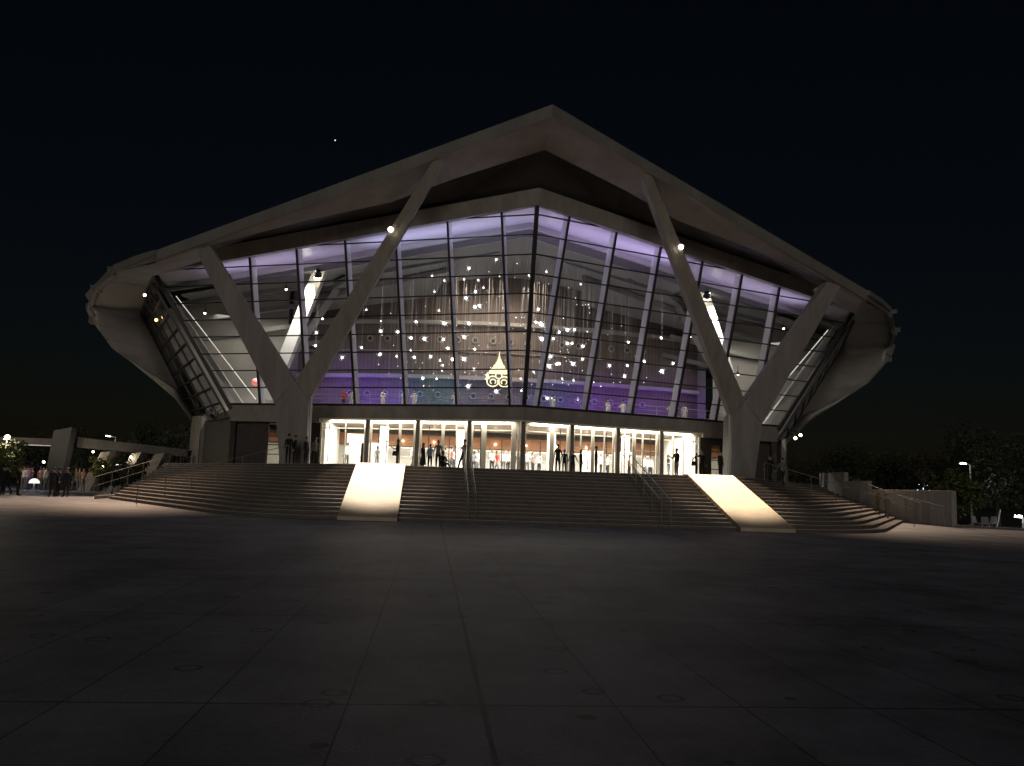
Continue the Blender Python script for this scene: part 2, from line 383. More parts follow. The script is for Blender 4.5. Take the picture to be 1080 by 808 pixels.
# forked columns -------------------------------------------------------------
def ycol(s):
    c = empty('forked_column', (s*14, 51, TH)); c.parent = H; c.location = Vector((s*14, 51, TH)) - H.location
    def pr(name, front, depth):
        m = MB(); a = [Vector(mir(p, s)) for p in front]; b = [p+Vector((0, depth*.98, depth*.05)) for p in a]
        m.prism(a, b); o = m.build(name, M['concrete'], None); o.parent = c; o.location = -Vector((s*14, 51, TH)); return o
    pr('base', [(13.1,50.8,TH),(14.65,50.8,TH),(15.05,50.8,5.1),(15.15,50.8,5.9),(14.05,50.8,7.35),(13.2,50.8,6.2)], 1.6)
    pr('leg', [(15.17,50.79,5.92),(14.07,50.79,7.33),(19.72,51.0,15.45),(20.6,51.0,15.2)], 1.0)
    pr('leg', [(13.18,50.78,6.2),(14.03,50.78,7.37),(6.32,45.02,19.45),(5.62,44.98,19.65)], .75)
ycol(-1); ycol(1)
for s in (1, -1):
    m = MB(); m.tube((s*12.98,50.7,TH), (s*12.98,50.7,6.4), .05); m.build('drain_pipe', M['fin'], H)
    # spotlight on the inner leg
    p = Vector((s*8.56, 46.75, 15.92)); m = MB(); m.tube(p, p+Vector((0,.3,.12)), .16, 10, .12); m.beam(p+Vector((0,.3,.1)), p+Vector((0,.65,.25)), .06, .06)
    o = m.build('floodlight', M['blackmetal'], H)
    m = MB(); m.ball(p+Vector((0,-.04,-.02)), .15, 2, (1,.6,1)); m.build('lens', M['lampwarm'], o)

# front glass -----------------------------------------------------------------
BX = [0]+[.9+3.32*k for k in range(7)]; TX = [0]+[1.98+3.27*k for k in range(7)]
def lx(k, z): return BX[k]+(TX[k]-BX[k])*(z-ZB)/(16.9-ZB)
def clip(poly, fn):
    out = []
    for i in range(len(poly)):
        a, b = poly[i], poly[(i+1) % len(poly)]; fa_, fb = fn(a), fn(b)
        if fa_ >= 0: out.append(a)
        if fa_*fb < 0: t = fa_/(fa_-fb); out.append((a[0]+(b[0]-a[0])*t, a[1]+(b[1]-a[1])*t))
    return out
NB = 7
ZR = [ZB+1.12*k for k in range(1, 11)]
for s in (1, -1):
    for k in range(NB):
        poly = []
        zt = 19.
        right = (lambda z: lx(k+1, z)) if k < 6 else (lambda z: 40.)
        poly = [(lx(k,ZB),ZB),(right(ZB),ZB),(right(zt),zt),(lx(k,zt),zt)]
        poly = clip(poly, lambda p: xc(p[1])-p[0]); poly = clip(poly, lambda p: ztop(p[0])-p[1])
        fr = MB()
        edges_lr = []
        def zmax_on(k_):
            lo, hi = ZB, 19.
            for _ in range(30):
                mid = (lo+hi)/2
                if mid < ztop(lx(k_, mid)): lo = mid
                else: hi = mid
            return lo
        # outer dark mullion cap on the left edge of the bay (centre one only once)
        def zmin_on(k_):
            z = ZB
            while lx(k_, z) > xc(z) and z < 18: z += .02
            return z
        if not (k == 0 and s == -1):
            z0, z1 = zmin_on(k), zmax_on(k)
            a = Vector((s*lx(k,z0), Yw(lx(k,z0),z0), z0)); b = Vector((s*lx(k,z1), Yw(lx(k,z1),z1), z1))
            w = .2 if k == 0 else .13
            fr.beam(a, b, w, .22, (1,0,0))
        if k == 0 and s == -1: fr.beam(W(-.13,ZB), W(-.13,18.1), .05, .1, (1,0,0))
        for z in ZR + [ZB]:
            xa = lx(k, z); xb = min(right(z), xc(z)); xb = min(xb, (18.14-z)/.118 if z < 18.14 else -1)
            if xb-xa > .05: fr.beam((s*xa, Yw(xa,z)-.02, z), (s*xb, Yw(xb,z)-.02, z), .09, .07 if z != ZB else .16)
        o = fr.build('facade_window', M['capmetal'], H)
        pn = MB(); pn.face([(s*p[0], Yw(p[0],p[1])+.03, p[1]) for p in poly]); pn.build('pane', M['glass'], o)
        # deep interior fin behind the mullion
        if not (k == 0 and s == -1):
            fn = MB(); nrm = Vector((-s*.34 if k else 0, .89, .29)).normalized()
            a2 = a+nrm*.42; b2 = b+nrm*.42-Vector((0,0,.1))
            fn.beam(a2, b2, .07 if k else .05, .55, Vector((.94,.0,0)).cross(nrm).cross(nrm)*-1)
            fn.build('fin', M['fin'], o)
    # corner mullion (thick, dark)
    m = MB(); a = Vector((s*19.6, Yw(19.6,ZB), ZB-.3)); zt = 15.15; b = Vector((s*xc(zt), Yw(xc(zt),zt)-.05, zt+.1)); m.beam(a, b, .26, .3, (1,0,0)); m.build('corner_mullion', M['capmetal'], H)

# side glass -------------------------------------------------------------------
for s in (1, -1):
    I0, I1 = Vector((19.75,58.9,5.5)), Vector((25.35,58.3,14.55)); O0, O1 = Vector((25.15,71,5.75)), Vector((29.35,68,14.2))
    def sp(u, v):
        a = I0+(I1-I0)*v; b = O0+(O1-O0)*v; p = a+(b-a)*u
        return Vector((p.x*s, p.y, p.z))
    fr = MB()
    for u in (0,.25,.5,.75,1): fr.beam(sp(u,0), sp(u,1 if u else 1), .16, .16)
    for k in range(0, 10): fr.beam(sp(0,k/9), sp(1,k/9), .22, .1)
    o = fr.build('side_window', M['capmetal'], H)
    pn = MB(); pn.face([sp(0,0), sp(1,0), sp(1,1), sp(0,1)]); pn.build('pane', M['glass'], o)
    # shell: loft inner glass edge -> silhouette -> back
    inn = [Vector((25.5,58.2,15.0)), Vector((26.5,60.5,14.7)), O1.copy()+Vector((.1,0,.2)), O0+(O1-O0)*.75+Vector((.1,0,0)), O0+(O1-O0)*.5+Vector((.1,0,0)), O0+(O1-O0)*.3+Vector((.1,0,0)), O0+(O1-O0)*.15+Vector((.1,0,0)), O0+Vector((.08,0,0))]
    sil = [Vector(p) for p in [(27.4,57,14.9),(30.1,61,14.6),(31.9,64.6,14.1),(31.6,64.6,12.7),(30.4,65.6,10.9),(28.2,66,9.4),(26.3,67,8.2),(25.4,70.9,6.2)]]
    sh = MB(); NR = 5
    # bulge outward between inner and silhouette; subdivide for a smooth shell
    def lerp(a, b, t): return a+(b-a)*t
    def samp(pl, t):
        t *= len(pl)-1; i = min(int(t), len(pl)-2); return lerp(pl[i], pl[i+1], t-i)
    rows = []
    for i in range(22):
        t = i/21; a, b = samp(inn, t), samp(sil, t); row = []
        for j in range(NR+1):
            u = j/NR; p = lerp(a, b, u); bul = math.sin(u*math.pi)*.5*math.sin(min(1, t*1.5)*math.pi*.5)
            p = p+Vector((.25,-.45,-.5))*bul; row.append(p)
        bk = [lerp(row[-1], Vector((30-(1-(1-t))*4, 100, max(TH, row[-1].z*.9))), q) for q in (.04,.3,1)]
        bk[0] = row[-1]+Vector((.05,1.2,.12))
        rows.append(row+bk)
    for i in range(21):
        for j in range(len(rows[0])-1):
            sh.face([mir(rows[i][j],s), mir(rows[i][j+1],s), mir(rows[i+1][j+1],s), mir(rows[i+1][j],s)])
    o = sh.build('side_shell', M['shell'], H)
    bm = bmesh.new(); bm.from_mesh(o.data); bmesh.ops.remove_doubles(bm, verts=bm.verts, dist=.002); bmesh.ops.recalc_face_normals(bm, faces=bm.faces); bm.to_mesh(o.data); bm.free()
    o.data.polygons.foreach_set('use_smooth', [True]*len(o.data.polygons))
    # small lamps on the shell
    # base wall under side glass
    bw = MB()
    bw.prism([(s*25.2,70.9,TH),(s*23.4,66.9,TH),(s*23.7,66.6,TH),(s*25.6,70.8,TH)], [(s*25.2,71.0,6.3),(s*23.4,66.9,6.0),(s*23.7,66.6,6.1),(s*25.6,70.9,6.3)])
    bw.prism([(s*25.25,70.95,TH),(s*25.6,70.8,TH),(s*26,100,TH),(s*25.4,100,TH)], [(s*25.25,71,6.6),(s*25.6,70.9,6.6),(s*26,100,6.6),(s*25.4,100,6.6)])
    bw.build('fluted_wall', M['flutes'], H)
    bw = MB()
    bw.prism([(s*19.6,58.95,TH),(s*23.42,66.95,TH),(s*23.1,67.2,TH),(s*19.3,59.2,TH)], [(s*19.6,58.95,5.45),(s*23.42,66.95,5.6),(s*23.1,67.2,5.6),(s*19.3,59.2,5.45)])
    bw.build('stone_wall', M['basalt'], H)

# lintel band (wing) and walls beneath ------------------------------------------
lt = MB()
for s in (1, -1):
    def q(x, z, o): return (s*x, Yw(x, z)+o, z)
    a, b = 0, 13.25
    lt.raw([q(a,5.6,-.12),q(b,5.6,-.12),q(b,6.38,-.12),q(a,6.38,-.12),q(a,5.6,.9),q(b,5.6,.9),q(b,6.38,.7),q(a,6.38,.7)], [(0,1,2,3),(3,2,6,7),(0,1,5,4),(1,2,6,5)])
    a, b = 13.25, 19.75
    lt.raw([q(a,5.3,-.1),q(b,5.3,-.1),q(b,6.38,-.1),q(a,6.38,-.1),q(a,5.3,.9),q(b,5.3,.9),q(b,6.38,.7),q(a,6.38,.7)], [(0,1,2,3),(3,2,6,7),(0,1,5,4),(1,2,6,5),(0,3,7,4)])
lt.build('lintel', M['concrete'], H)
tr = MB()
for s in (1, -1): tr.beam((0, Yw(0,5.54)-.2, 5.54), (s*13.2, Yw(13.2,5.54)-.2, 5.54), .14, .09)
tr.build('lintel_trim', M['cream'], H)
def yd(x): return 52.15+.3797*abs(x)
# side ground floor walls
for s in (1, -1):
    w = MB()
    def wseg(x0, x1, z0, z1, yo=.1, th=.3): w.prism([(s*x0,yd(x0)+yo,z0),(s*x1,yd(x1)+yo,z0),(s*x1,yd(x1)+yo+th,z0),(s*x0,yd(x0)+yo+th,z0)], [(s*x0,yd(x0)+yo,z1),(s*x1,yd(x1)+yo,z1),(s*x1,yd(x1)+yo+th,z1),(s*x0,yd(x0)+yo+th,z1)])
    wseg(13.2, 14.15, TH, 5.3); wseg(14.15, 15.0, 4.9, 5.3) ; wseg(15.0, 16.0, TH, 5.3)
    wseg(17.0, 19.65, TH, 5.3, .02)
    w.build('stone_wall', M['basalt'], H)
    for x0, x1, za in ((16.0,17.0,5.28),(14.15,15.0,4.88)):
        f = MB()
        for z in (TH+.03, 3.1, 3.75, 4.35, za):
            f.prism([(s*x0,yd(x0)+.12,z-.03),(s*x1,yd(x1)+.12,z-.03),(s*x1,yd(x1)+.2,z-.03),(s*x0,yd(x0)+.2,z-.03)], [(s*x0,yd(x0)+.12,z+.03),(s*x1,yd(x1)+.12,z+.03),(s*x1,yd(x1)+.2,z+.03),(s*x0,yd(x0)+.2,z+.03)])
        for xx in (x0+.03, x1-.03): f.beam((s*xx,yd(xx)+.16,TH),(s*xx,yd(xx)+.16,za+.03),.06,.1)
        o = f.build('slot_window', M['capmetal'], H)
        pn = MB(); pn.face([(s*x0,yd(x0)+.16,TH),(s*x1,yd(x1)+.16,TH),(s*x1,yd(x1)+.16,za),(s*x0,yd(x0)+.16,za)]); pn.build('pane', M['doorglass'], o)
# piers
PX = [0, 3.31, 6.62, 9.93, 13.22]
for s in (1, -1):
    for x in PX:
        if x == 0 and s == -1: continue
        if x == 13.22: continue
        m = MB(); m.box(s*x-.13, s*x+.13, yd(x)-.66, yd(x)-.22, TH, 5.6); m.build('pier', M['darkwall'], H, bevel=.01)
# doors
def door(s, k):
    xa, xb = PX[k]+.14, PX[k+1]-.14
    if k == 3: xb = PX[4]
    def pt(x, z, o): return (s*x, yd(x)+o, z)
    fr = MB()
    def bar(x0, x1, z0, z1, o0=-.06, o1=.12): fr.prism([pt(x0,z0,o0),pt(x1,z0,o0),pt(x1,z0,o1),pt(x0,z0,o1)], [pt(x0,z1,o0),pt(x1,z1,o0),pt(x1,z1,o1),pt(x0,z1,o1)])
    ZT = 5.32
    bar(xa, xb, ZT, 5.55, -.08, .14); bar(xa, xa+.13, TH, ZT); bar(xb-.13, xb, TH, ZT)
    w = xb-xa
    lay = {(-1,3):[(.45,.06)], (-1,2):[(.34,.16),(.62,.07)], (-1,1):[(.22,.08),(.5,.2)], (-1,0):[(.16,.07),(.72,.34)],
           (1,0):[(.6,.32)], (1,1):[(.2,.08),(.48,.22),(.76,.07)], (1,2):[(.16,.07),(.4,.26),(.62,.1)], (1,3):[(.3,.1),(.56,.08)]}[(s,k)]
    if (s, k) == (-1, 0): lay = [(.12,.3),(.74,.34)]
    if (s, k) == (1, 0): lay = [(.62,.3)]
    for f, pw in lay: bar(xa+w*f-pw/2, xa+w*f+pw/2, TH, ZT)
    bar(xa+.13, xb-.13, 4.92, 5.0, -.03, .08); 
    if (s, k) in ((-1,2),(1,1),(1,2)): bar(xa+.13, xb-.13, 4.1, 4.15, -.02, .06)
    bar(xa+.13, xb-.13, TH, TH+.12, -.03, .08)
    o = fr.build('entrance_door', M['cream'], H)
    p = MB(); p.face([pt(xa,TH,.03),pt(xb,TH,.03),pt(xb,ZT,.03),pt(xa,ZT,.03)]); p.build('pane', M['doorglass'], o)
    for f in (.36,.80): h = MB(); h.tube(pt(xa+w*f, 2.7, -.16), pt(xa+w*f, 5.2 if f > .5 else 4.4, -.16), .025); h.beam(pt(xa+w*f,3.2,-.16), pt(xa+w*f,3.2,.0), .03, .03); h.beam(pt(xa+w*f,4.3,-.16), pt(xa+w*f,4.3,.0), .03, .03); h.build('handle', M['blackmetal'], o)
for s in (-1, 1):
    for k in range(4): door(s, k)

# ------------------------------------------------------------------ interior
fl = MB()
fp = [(0,51.7),(13.2,56.8),(19.5,59.1),(23,67),(23,90),(-23,90),(-23,67),(-19.5,59.1),(-13.2,56.8)]
fl.prism([(x,y,5.62) for x,y in [(x,y+.9) for x,y in fp]], [(x,y+.75,6.3) for x,y in fp]); fl.build('upper_floor', M['floor'], H)
m = MB()
for s in (1, -1):
    m.box(*sorted((s*12.9, s*13.15)), yd(13)+.2, 66, TH, 5.6)
m.build('lobby_side_wall', M['white'], H)
m = MB(); m.box(-22, 22, 68, 68.4, TH, 4.35); m.build('lobby_wall', M['white'], H)
m = MB(); m.box(-22, 22, 67.6, 67.7, 4.36, 5.3); m.build('copper_band', M['copper'], H)
m = MB(); m.box(-22, 22, 66.5, 68.3, 5.3, 5.6); m.build('lobby_bulkhead', M['indark'], H)
m = MB(); m.box(-12, 12, 66.2, 66.35, 4.1, 4.22); m.box(-12, 12, 66.2, 66.3, 3.45, 3.5); m.build('lobby_balustrade', M['white'], H)
for x in (-9.2, -3.6, 3.3, 9.0):
    m = MB(); m.tube((x,62,TH), (x,62,5.6), .32, 20); m.build('lobby_column', M['white'], H, smooth=False)
for x in (-11, -10, 8.6, 6.2):
    m = MB(); m.box(x-.75, x+.75, 60.5, 61.0, TH, TH+(1.9 if x != -11 else 2.5)); m.build('display_panel', M['white'], H, bevel=.02)
for x in (-8,-5.5,-3,-.5,2,4.5,7,9.5):
    m = MB(); m.tube((x,67.4,4.75), (x,67.58,4.75), .07, 8); m.build('wall_lamp', M['lampwarm'], H)
# auditorium wall
aw = MB(); n = 24
def ya(x): return 66+.012*x*x
for k in range(n):
    xa, xb = -17+34*k/n, -17+34*(k+1)/n
    aw.face([(xa,ya(xa),6.3),(xb,ya(xb),6.3),(xb,ya(xb),18.3),(xa,ya(xa),18.3)])
aw.build('auditorium_wall', M['slats'], H)
for s in (1, -1):
    wm = MB()
    wm.face([(s*17,ya(17),6.3),(s*17,ya(17),18),(s*23,88,15.5),(s*23,88,6.3)])
    wm.prism([(s*17.02,69.6,6.3),(s*17.6,69,6.3),(s*17.6,69,17.6),(s*17.02,69.6,17.6)], [(s*18.4,74,6.3),(s*19,74,6.3),(s*19,74,17.6),(s*18.4,74,17.6)])
    wm.face([(s*17.6,67.2,6.3),(s*23.3,67.2,6.3),(s*28.4,67.2,14.3),(s*17.6,67.2,16.5)])
    wm.build('inner_wall', M['inwall'], H)
bd = MB()
for z, hh, dp in ((14.2,.28,.6),(9.75,.3,.6),(12.0,.06,.2)):
    for k in range(n):
        xa, xb = -17+34*k/n, -17+34*(k+1)/n
        bd.prism([(xa,ya(xa)-dp,z),(xb,ya(xb)-dp,z),(xb,ya(xb),z),(xa,ya(xa),z)], [(xa,ya(xa)-dp,z+hh),(xb,ya(xb)-dp,z+hh),(xb,ya(xb),z+hh),(xa,ya(xa),z+hh)])
bd.build('wall_ledge', M['inwall'], H)
def ring(x, y, z, r0, r1):
    m = MB(); N = 16; c = [(math.cos(2*math.pi*k/N), math.sin(2*math.pi*k/N)) for k in range(N)]
    for k in range(N):
        a, b = c[k], c[(k+1) % N]
        m.prism([(x+a[0]*r0,y,z+a[1]*r0),(x+a[0]*r1,y,z+a[1]*r1),(x+b[0]*r1,y,z+b[1]*r1),(x+b[0]*r0,y,z+b[1]*r0)], [(x+a[0]*r0,y+.1,z+a[1]*r0),(x+a[0]*r1,y+.1,z+a[1]*r1),(x+b[0]*r1,y+.1,z+b[1]*r1),(x+b[0]*r0,y+.1,z+b[1]*r0)])
    o = m.build('porthole', M['ringm'], H)
    d = MB(); d.tube((x,y+.05,z),(x,y+.09,z), r0*.95, 14); d.build('speaker', M['indark'], o)
for z in (13.0, 8.5):
    for k in range(-9, 10):
        x = k*1.42+.3
        if abs(x) > 13: continue
        ring(x, ya(x)-.14, z, .17, .27)
# ceiling: glossy cove strip, beam, dark groove, folded main planes
cv = MB(); bm_ = MB(); gr = MB(); cl = MB(); rb = MB()
for s in (1, -1):
    for k in range(6):
        xa, xb = 25.4*k/6, 25.4*(k+1)/6
        def c(x, o, dz=0): return (s*x, Yw(x, ztop(x))+o, ztop(x)+dz)
        cv.face([c(xa,.15,.1), c(xb,.15,.1), c(xb,3.5,.1), c(xa,3.5,.1)])
        bm_.prism([c(xa,3.5,-.25), c(xb,3.5,-.25), c(xb,3.8,-.25), c(xa,3.8,-.25)], [c(xa,3.5,.3), c(xb,3.5,.3), c(xb,3.8,.3), c(xa,3.8,.3)])
        gr.face([c(xa,3.8,.7), c(xb,3.8,.7), c(xb,6.2,.5), c(xa,6.2,.5)])
        if xa < 20: 
            bm_.prism([c(xa,6.0,-.1), c(xb,6.0,-.1), c(xb,6.15,-.1), c(xa,6.15,-.1)], [c(xa,6.0,.5), c(xb,6.0,.5), c(xb,6.15,.5), c(xa,6.15,.5)])
        cl.face([c(xa,6.15,0), c(xb,6.15,0), (s*xb, 74+.0*xb, 18.6-.11*xb), (s*xa, 74, 18.6)])
    # triangular bulkheads
    cl.prism([(s*1.5,57.5,17.95),(s*12,61.5,16.5),(s*16,66,15.6),(s*2,63,17.5)], [(s*1.5,57.5,18.3),(s*12,61.5,17),(s*16,66,16.2),(s*2,63,18.1)])
    cl.prism([(s*5,60,17.0),(s*15,64.5,15.3),(s*16.5,68,14.9),(s*6,66,16.4)], [(s*5,60,17.3),(s*15,64.5,15.8),(s*16.5,68,15.4),(s*6,66,16.8)])
    # side roof ribs
    for y, z in ((59.5,14.9),(61.5,14.2),(63.6,13.3),(65.8,12.2),(68,11)):
        rb.beam((s*13.5,y,z+1.9), (s*25.2,y+1.5,z-.1), .22, .34)
cv.build('cove_ceiling', M['cove'], H); bm_.build('ceiling_beam', M['inwall'], H); gr.build('ceiling_groove', M['indark'], H); cl.build('foyer_ceiling', M['inceil'], H)
rb.build('roof_rib', M['inceil'], H)
for s in (1, -1):
    # slanted white interior column, corner rail with its shine put in as glow, inner thin struts
    m = MB(); m.prism([(s*17.0,60,7.0),(s*17.9,60,7.0),(s*17.9,61,7.0),(s*17.0,61,7.0)], [(s*13.8,60,17.0),(s*14.7,60,17.0),(s*14.7,61,17.0),(s*13.8,61,17.0)])
    m.build('slanted_column', M['white'], H, bevel=.03)
    m = MB(); m.beam((s*18.5,61.5,6.3), (s*13.3,64,16.6), .5, .5); m.build('slanted_column', M['inwall'], H)
    m = MB(); m.beam((s*18.3,60.3,7.0), (s*24.4,60.4,14.2), .05, .06); m.build('glow_rail', emis('rail_glow', (1,.93,.8), .7), H)  # a rail, no lamp; its brightness is put in as emission
    m = MB(); m.beam((s*19.3,60.6,6.5), (s*25.3,61,14.6), .4, .35); m.build('edge_beam', M['inwall'], H)
# balustrades upstairs
bl = MB()
for s in (1, -1):
    for h in (.45, .75, 1.05): bl.beam((0, Yw(0,7)+2.0, 6.3+h), (s*16, Yw(16,7)+2.0, 6.3+h), .04, .045 if h > 1 else .02)
    for k in range(1, 9): bl.beam((s*2*k, Yw(2*k,7)+2.0, 6.3), (s*2*k, Yw(2*k,7)+2.0, 7.35), .03, .05)
bl.build('balustrade', M['fin'], H)
# interior spot heads under the side ribs
for s in (1, -1):
    for x, y, z in ((16.5,59.3,15.1),(20.5,59.7,14.2),(15.6,61.4,13.6),(19.8,61.9,13.0),(16.4,63.5,12.6),(19.2,65.7,11.4),(14.4,63.4,13.9),(22.6,61.5,13.5)):
        m = MB(); m.tube((s*x,y,z),(s*x,y-.05,z-.22), .08, 10, .1); m.beam((s*x,y,z),(s*x,y,z+.5),.03,.03); o = m.build('track_light', M['blackmetal'], H)
        m = MB(); m.ball((s*x,y-.06,z-.24), .085); m.build('lens', M['star'], o)
    m = MB(); m.tube((s*14.3,58.9,16.25),(s*14.35,59.2,15.95), .22, 12, .3); o = m.build('floodlight', M['blackmetal'], H)
    m = MB(); m.ball((s*14.36,59.2,15.9), .26, 2); m.build('lens', M['lampwarm'], o)
# small lamps on the side
m = MB(); m.tube((-25.9,58.6,13.95),(-25.9,58.5,13.75), .06); o = m.build('wall_lamp', M['blackmetal'], H); m2 = MB(); m2.ball((-25.9,58.45,13.75), .1); m2.build('lens', M['lampwhite'], o)
m = MB(); m.tube((-26.3,62.6,12.9),(-26.3,62.5,12.75), .06); o = m.build('wall_lamp', M['blackmetal'], H); m2 = MB(); m2.ball((-26.3,62.4,12.75), .13); m2.build('lens', M['lamporange'], o)
for s in (1, -1):
    for dx in (0, .38):
        m = MB(); m.tube((s*(20.1+dx),57.2,5.7+dx*.6),(s*(20.1+dx),56.9,5.5+dx*.6), .1, 10, .14); m.beam((s*(20.1+dx),57.2,5.7+dx*.6),(s*(20.1+dx),58.6,6.2),.05,.05); o = m.build('floodlight', M['blackmetal'], H)
        m = MB(); m.ball((s*(20.1+dx),56.88,5.5+dx*.6), .12); m.build('lens', M['lampwarm'] if s == 1 else M['steel'], o)
# lintel downlights
for s in (1, -1):
    for k in range(4):
        x = (PX[k]+PX[k+1])/2; m = MB(); m.tube((s*x, yd(x)-.35, 5.6), (s*x, yd(x)-.35, 5.57), .05, 10); m.build('downlight', M['downl'], H)

# ------------------------------------------------------------------ pendants
def star_mesh(r, seed):
    rnd = random.Random(seed); m = MB(); m.ball((0,0,0), r, 1)
    m.cur = 1
    for q in range(9):
        a_ = 2*math.pi*q/9+rnd.uniform(-.25,.25); d = Vector((math.cos(a_), rnd.uniform(-.5,.5), math.sin(a_))).normalized(); L = r*rnd.choice((1.6, 2.0, 2.4, 3.6))
        m.tube(d*r*.5, d*L, max(.007, r*.12), 4, .003)
    m.cur = 2
    return m
star_protos = []
for i, r in enumerate((.028, .04, .054, .072, .1)):
    star_protos.append([star_mesh(r, i*7+j) for j in range(2)])
PL = []
def addz(pts, ox, oy, sc, big=1.):
    for p in pts: PL.append((ox+p[0]/sc, oy+p[1]/sc, p[2] if len(p) > 2 else 1))
addz([(820,297,3),(800,300),(838,315,2),(918,288,3),(965,298,2),(910,315),(705,335,3),(548,368,2),(600,387,2),(685,382,2),(745,385,2),(790,350),(835,370),(558,435,2),(733,435,3),(767,418,2),(730,500,4),(750,495,4),(692,462,4),(705,570,4),(600,570,4),(480,563,3),(330,603,3),(402,607,3),(460,632,3),(515,635,4),(596,638,3),(685,628,4),(248,673,3),(55,610,3),(52,665,3),(165,715,3),(325,703,3),(398,710,2),(457,686,2),(472,715,3),(542,712,3),(635,722,4),(615,675,3),(683,722,4),(730,680,3),(320,745),(1015,575,4),(990,565,3),(1015,635,4),(1000,510,3),(727,765,3),(745,740),(590,770,2),(268,512,2),(372,527,1),(330,560,1),(520,497,1),(578,515,2),(930,545,1),(905,545,1),(940,545,1),(780,480,1),(835,455,1),(1035,350,2),(960,365,2),(900,375,1)], 320, 200, 4.038)
addz([(65,350,2),(212,403,2),(160,418,1),(75,402,1),(35,398,1),(40,570,4),(22,565,3),(155,597,4),(185,597,3),(120,607,3),(45,635,4),(155,655,4),(175,655,3),(95,635,3),(222,668,3),(85,710,3),(75,750,4),(110,745,3),(178,740,4),(220,722,3),(335,750,3),(410,750,2),(415,650,3),(385,580,1),(402,610,1),(345,592,1),(555,632,3),(605,740,3),(557,773,4),(483,733,2),(398,797,2),(245,490,1),(232,490,1),(220,492,1),(195,490,1),(250,525,1),(240,605,1),(190,462,1)], 560, 200, 4.038)
addz([(135,182,3),(245,187,3),(130,332,3),(237,347,2),(355,352,3),(462,347,3),(605,368,4),(523,375,2),(680,365,4),(410,490,3),(710,545,3),(330,225,3),(575,295,3),(408,390,1),(500,495,2),(265,490,1),(415,540,1),(120,400,1),(245,412,1),(540,405,2),(480,460,1),(595,465,1),(830,470,3)], 380, 320, 6.214)
addz([(130,290,4),(55,290,3),(440,300,3),(340,300,3),(425,360,3),(350,350,1),(637,333,4),(537,277,3),(70,375,2),(135,385,2),(290,418,1),(400,395,1),(535,397,1),(250,395,1),(15,410,1),(105,410,1),(160,495,2),(186,190,3)], 580, 330, 5.4)
addz([(245,535,4),(25,495,4),(600,130,4),(580,300,1),(665,265,3),(655,340,4),(720,320,3),(640,585,4),(680,590,3),(435,435,2),(520,480,1),(535,385,2),(440,530,2)], 490, 340, 7.345)
_f, _p, _r, _y, CX, CH = 873.52, 0.121198, 0.032686, 0.093213, -5.63, 1.6
def ray(px, py):
    X, Y = px-540, py-404; cr, sr = math.cos(_r), math.sin(_r); X, Y = cr*X+sr*Y, -sr*X+cr*Y
    fw = Vector((math.sin(_y), math.cos(_y), 0)); rt_ = Vector((math.cos(_y), -math.sin(_y), 0)); up = Vector((0,0,1))
    return (math.cos(_p)*fw+math.sin(_p)*up)*_f + rt_*X - (math.cos(_p)*up-math.sin(_p)*fw)*Y
def world_at(px, py, y): d = ray(px, py); t = y/d.y; return Vector((CX+d.x*t, y, CH+d.z*t))
rnd = random.Random(11)
POS = []
for px, py, sz in PL:
    y = rnd.uniform(56.5, 63.5); POS.append((world_at(px, py, y), sz))
for _ in range(115):
    x = rnd.gauss(0, 4.6); z = rnd.triangular(7.3, 15.8, 10); y = rnd.uniform(56.5, 64); POS.append((Vector((x, y, z)), 0))
for p, sz in POS:
    y = max(p.y, Yw(p.x, p.z)+2.2); p = Vector((p.x, y, max(p.z, 7.2)))
    src = star_protos[sz][rnd.randrange(2)]; m = MB(); m.v = list(src.v); m.f = list(src.f); m.mi = list(src.mi)
    m.cur = 2; L = 17.7-.11*abs(p.x)-p.z
    m.prism([(-.008,0,0),(.008,0,0),(0,.012,0)], [(-.008,0,L),(.008,0,L),(0,.012,L)])
    o = m.build('pendant_light', [M['star_dim'] if sz < 2 and rnd.random() < .75 else M['star_mid'] if sz < 3 else M['star'], M['spike'] if sz > 1 else M['wire'], M['wire']]); o.location = p; o.rotation_euler.z = rnd.uniform(-.5,.5)
    tag(o, 'small pendant lamp with glint rays modelled on, hanging on a thin wire inside the foyer', 'pendant light', 'starburst pendants hanging behind the glass front')

# emblem: pointed crown over a pair of scroll loops, hanging gold light
em = empty('hanging_emblem', (-1.17, 58, 8.3)); em.scale = (1.15,1,1.02); tag(em, 'glowing gold emblem with pointed crown and scrolled loops hanging in the foyer', 'emblem')
m = MB()
prof = [(.0,1.62),(.03,1.25),(.06,1.05),(.13,.95),(.12,.86),(.2,.78),(.2,.68),(.32,.56),(.33,.45),(.5,.3),(.58,.1),(.56,-.02)]
loop = [(x, z) for x, z in prof] + [(-x, z) for x, z in prof[::-1][:-1]]
m.prism([(x*1.05,-.04,z+1.0) for x, z in loop], [(x*1.05,.04,z+1.0) for x, z in loop])
o = m.build('crown', M['emblem'], em, local=True)
m = MB()
def arc(cx_, cz_, r, a0, a1, w=.07, n=18, sx=1):
    for k in range(n):
        t0 = R(a0+(a1-a0)*k/n); t1 = R(a0+(a1-a0)*(k+1)/n)
        m.beam((cx_+sx*r*math.cos(t0), 0, cz_+r*math.sin(t0)), (cx_+sx*r*math.cos(t1), 0, cz_+r*math.sin(t1)), .07, w)
for sx in (1, -1):
    arc(sx*.36, .45, .36, -200, 120, sx=sx); arc(sx*.34, .42, .17, -60, 230, .05, 12, sx); arc(sx*.52, .86, .22, -80, 150, .05, 10, sx)
    m.beam((sx*.62,0,.9), (sx*.82,0,.55), .06, .07)
arc(0, .85, .2, 0, 360, .05, 14)
m.build('scroll', M['emblem'], em, local=True)
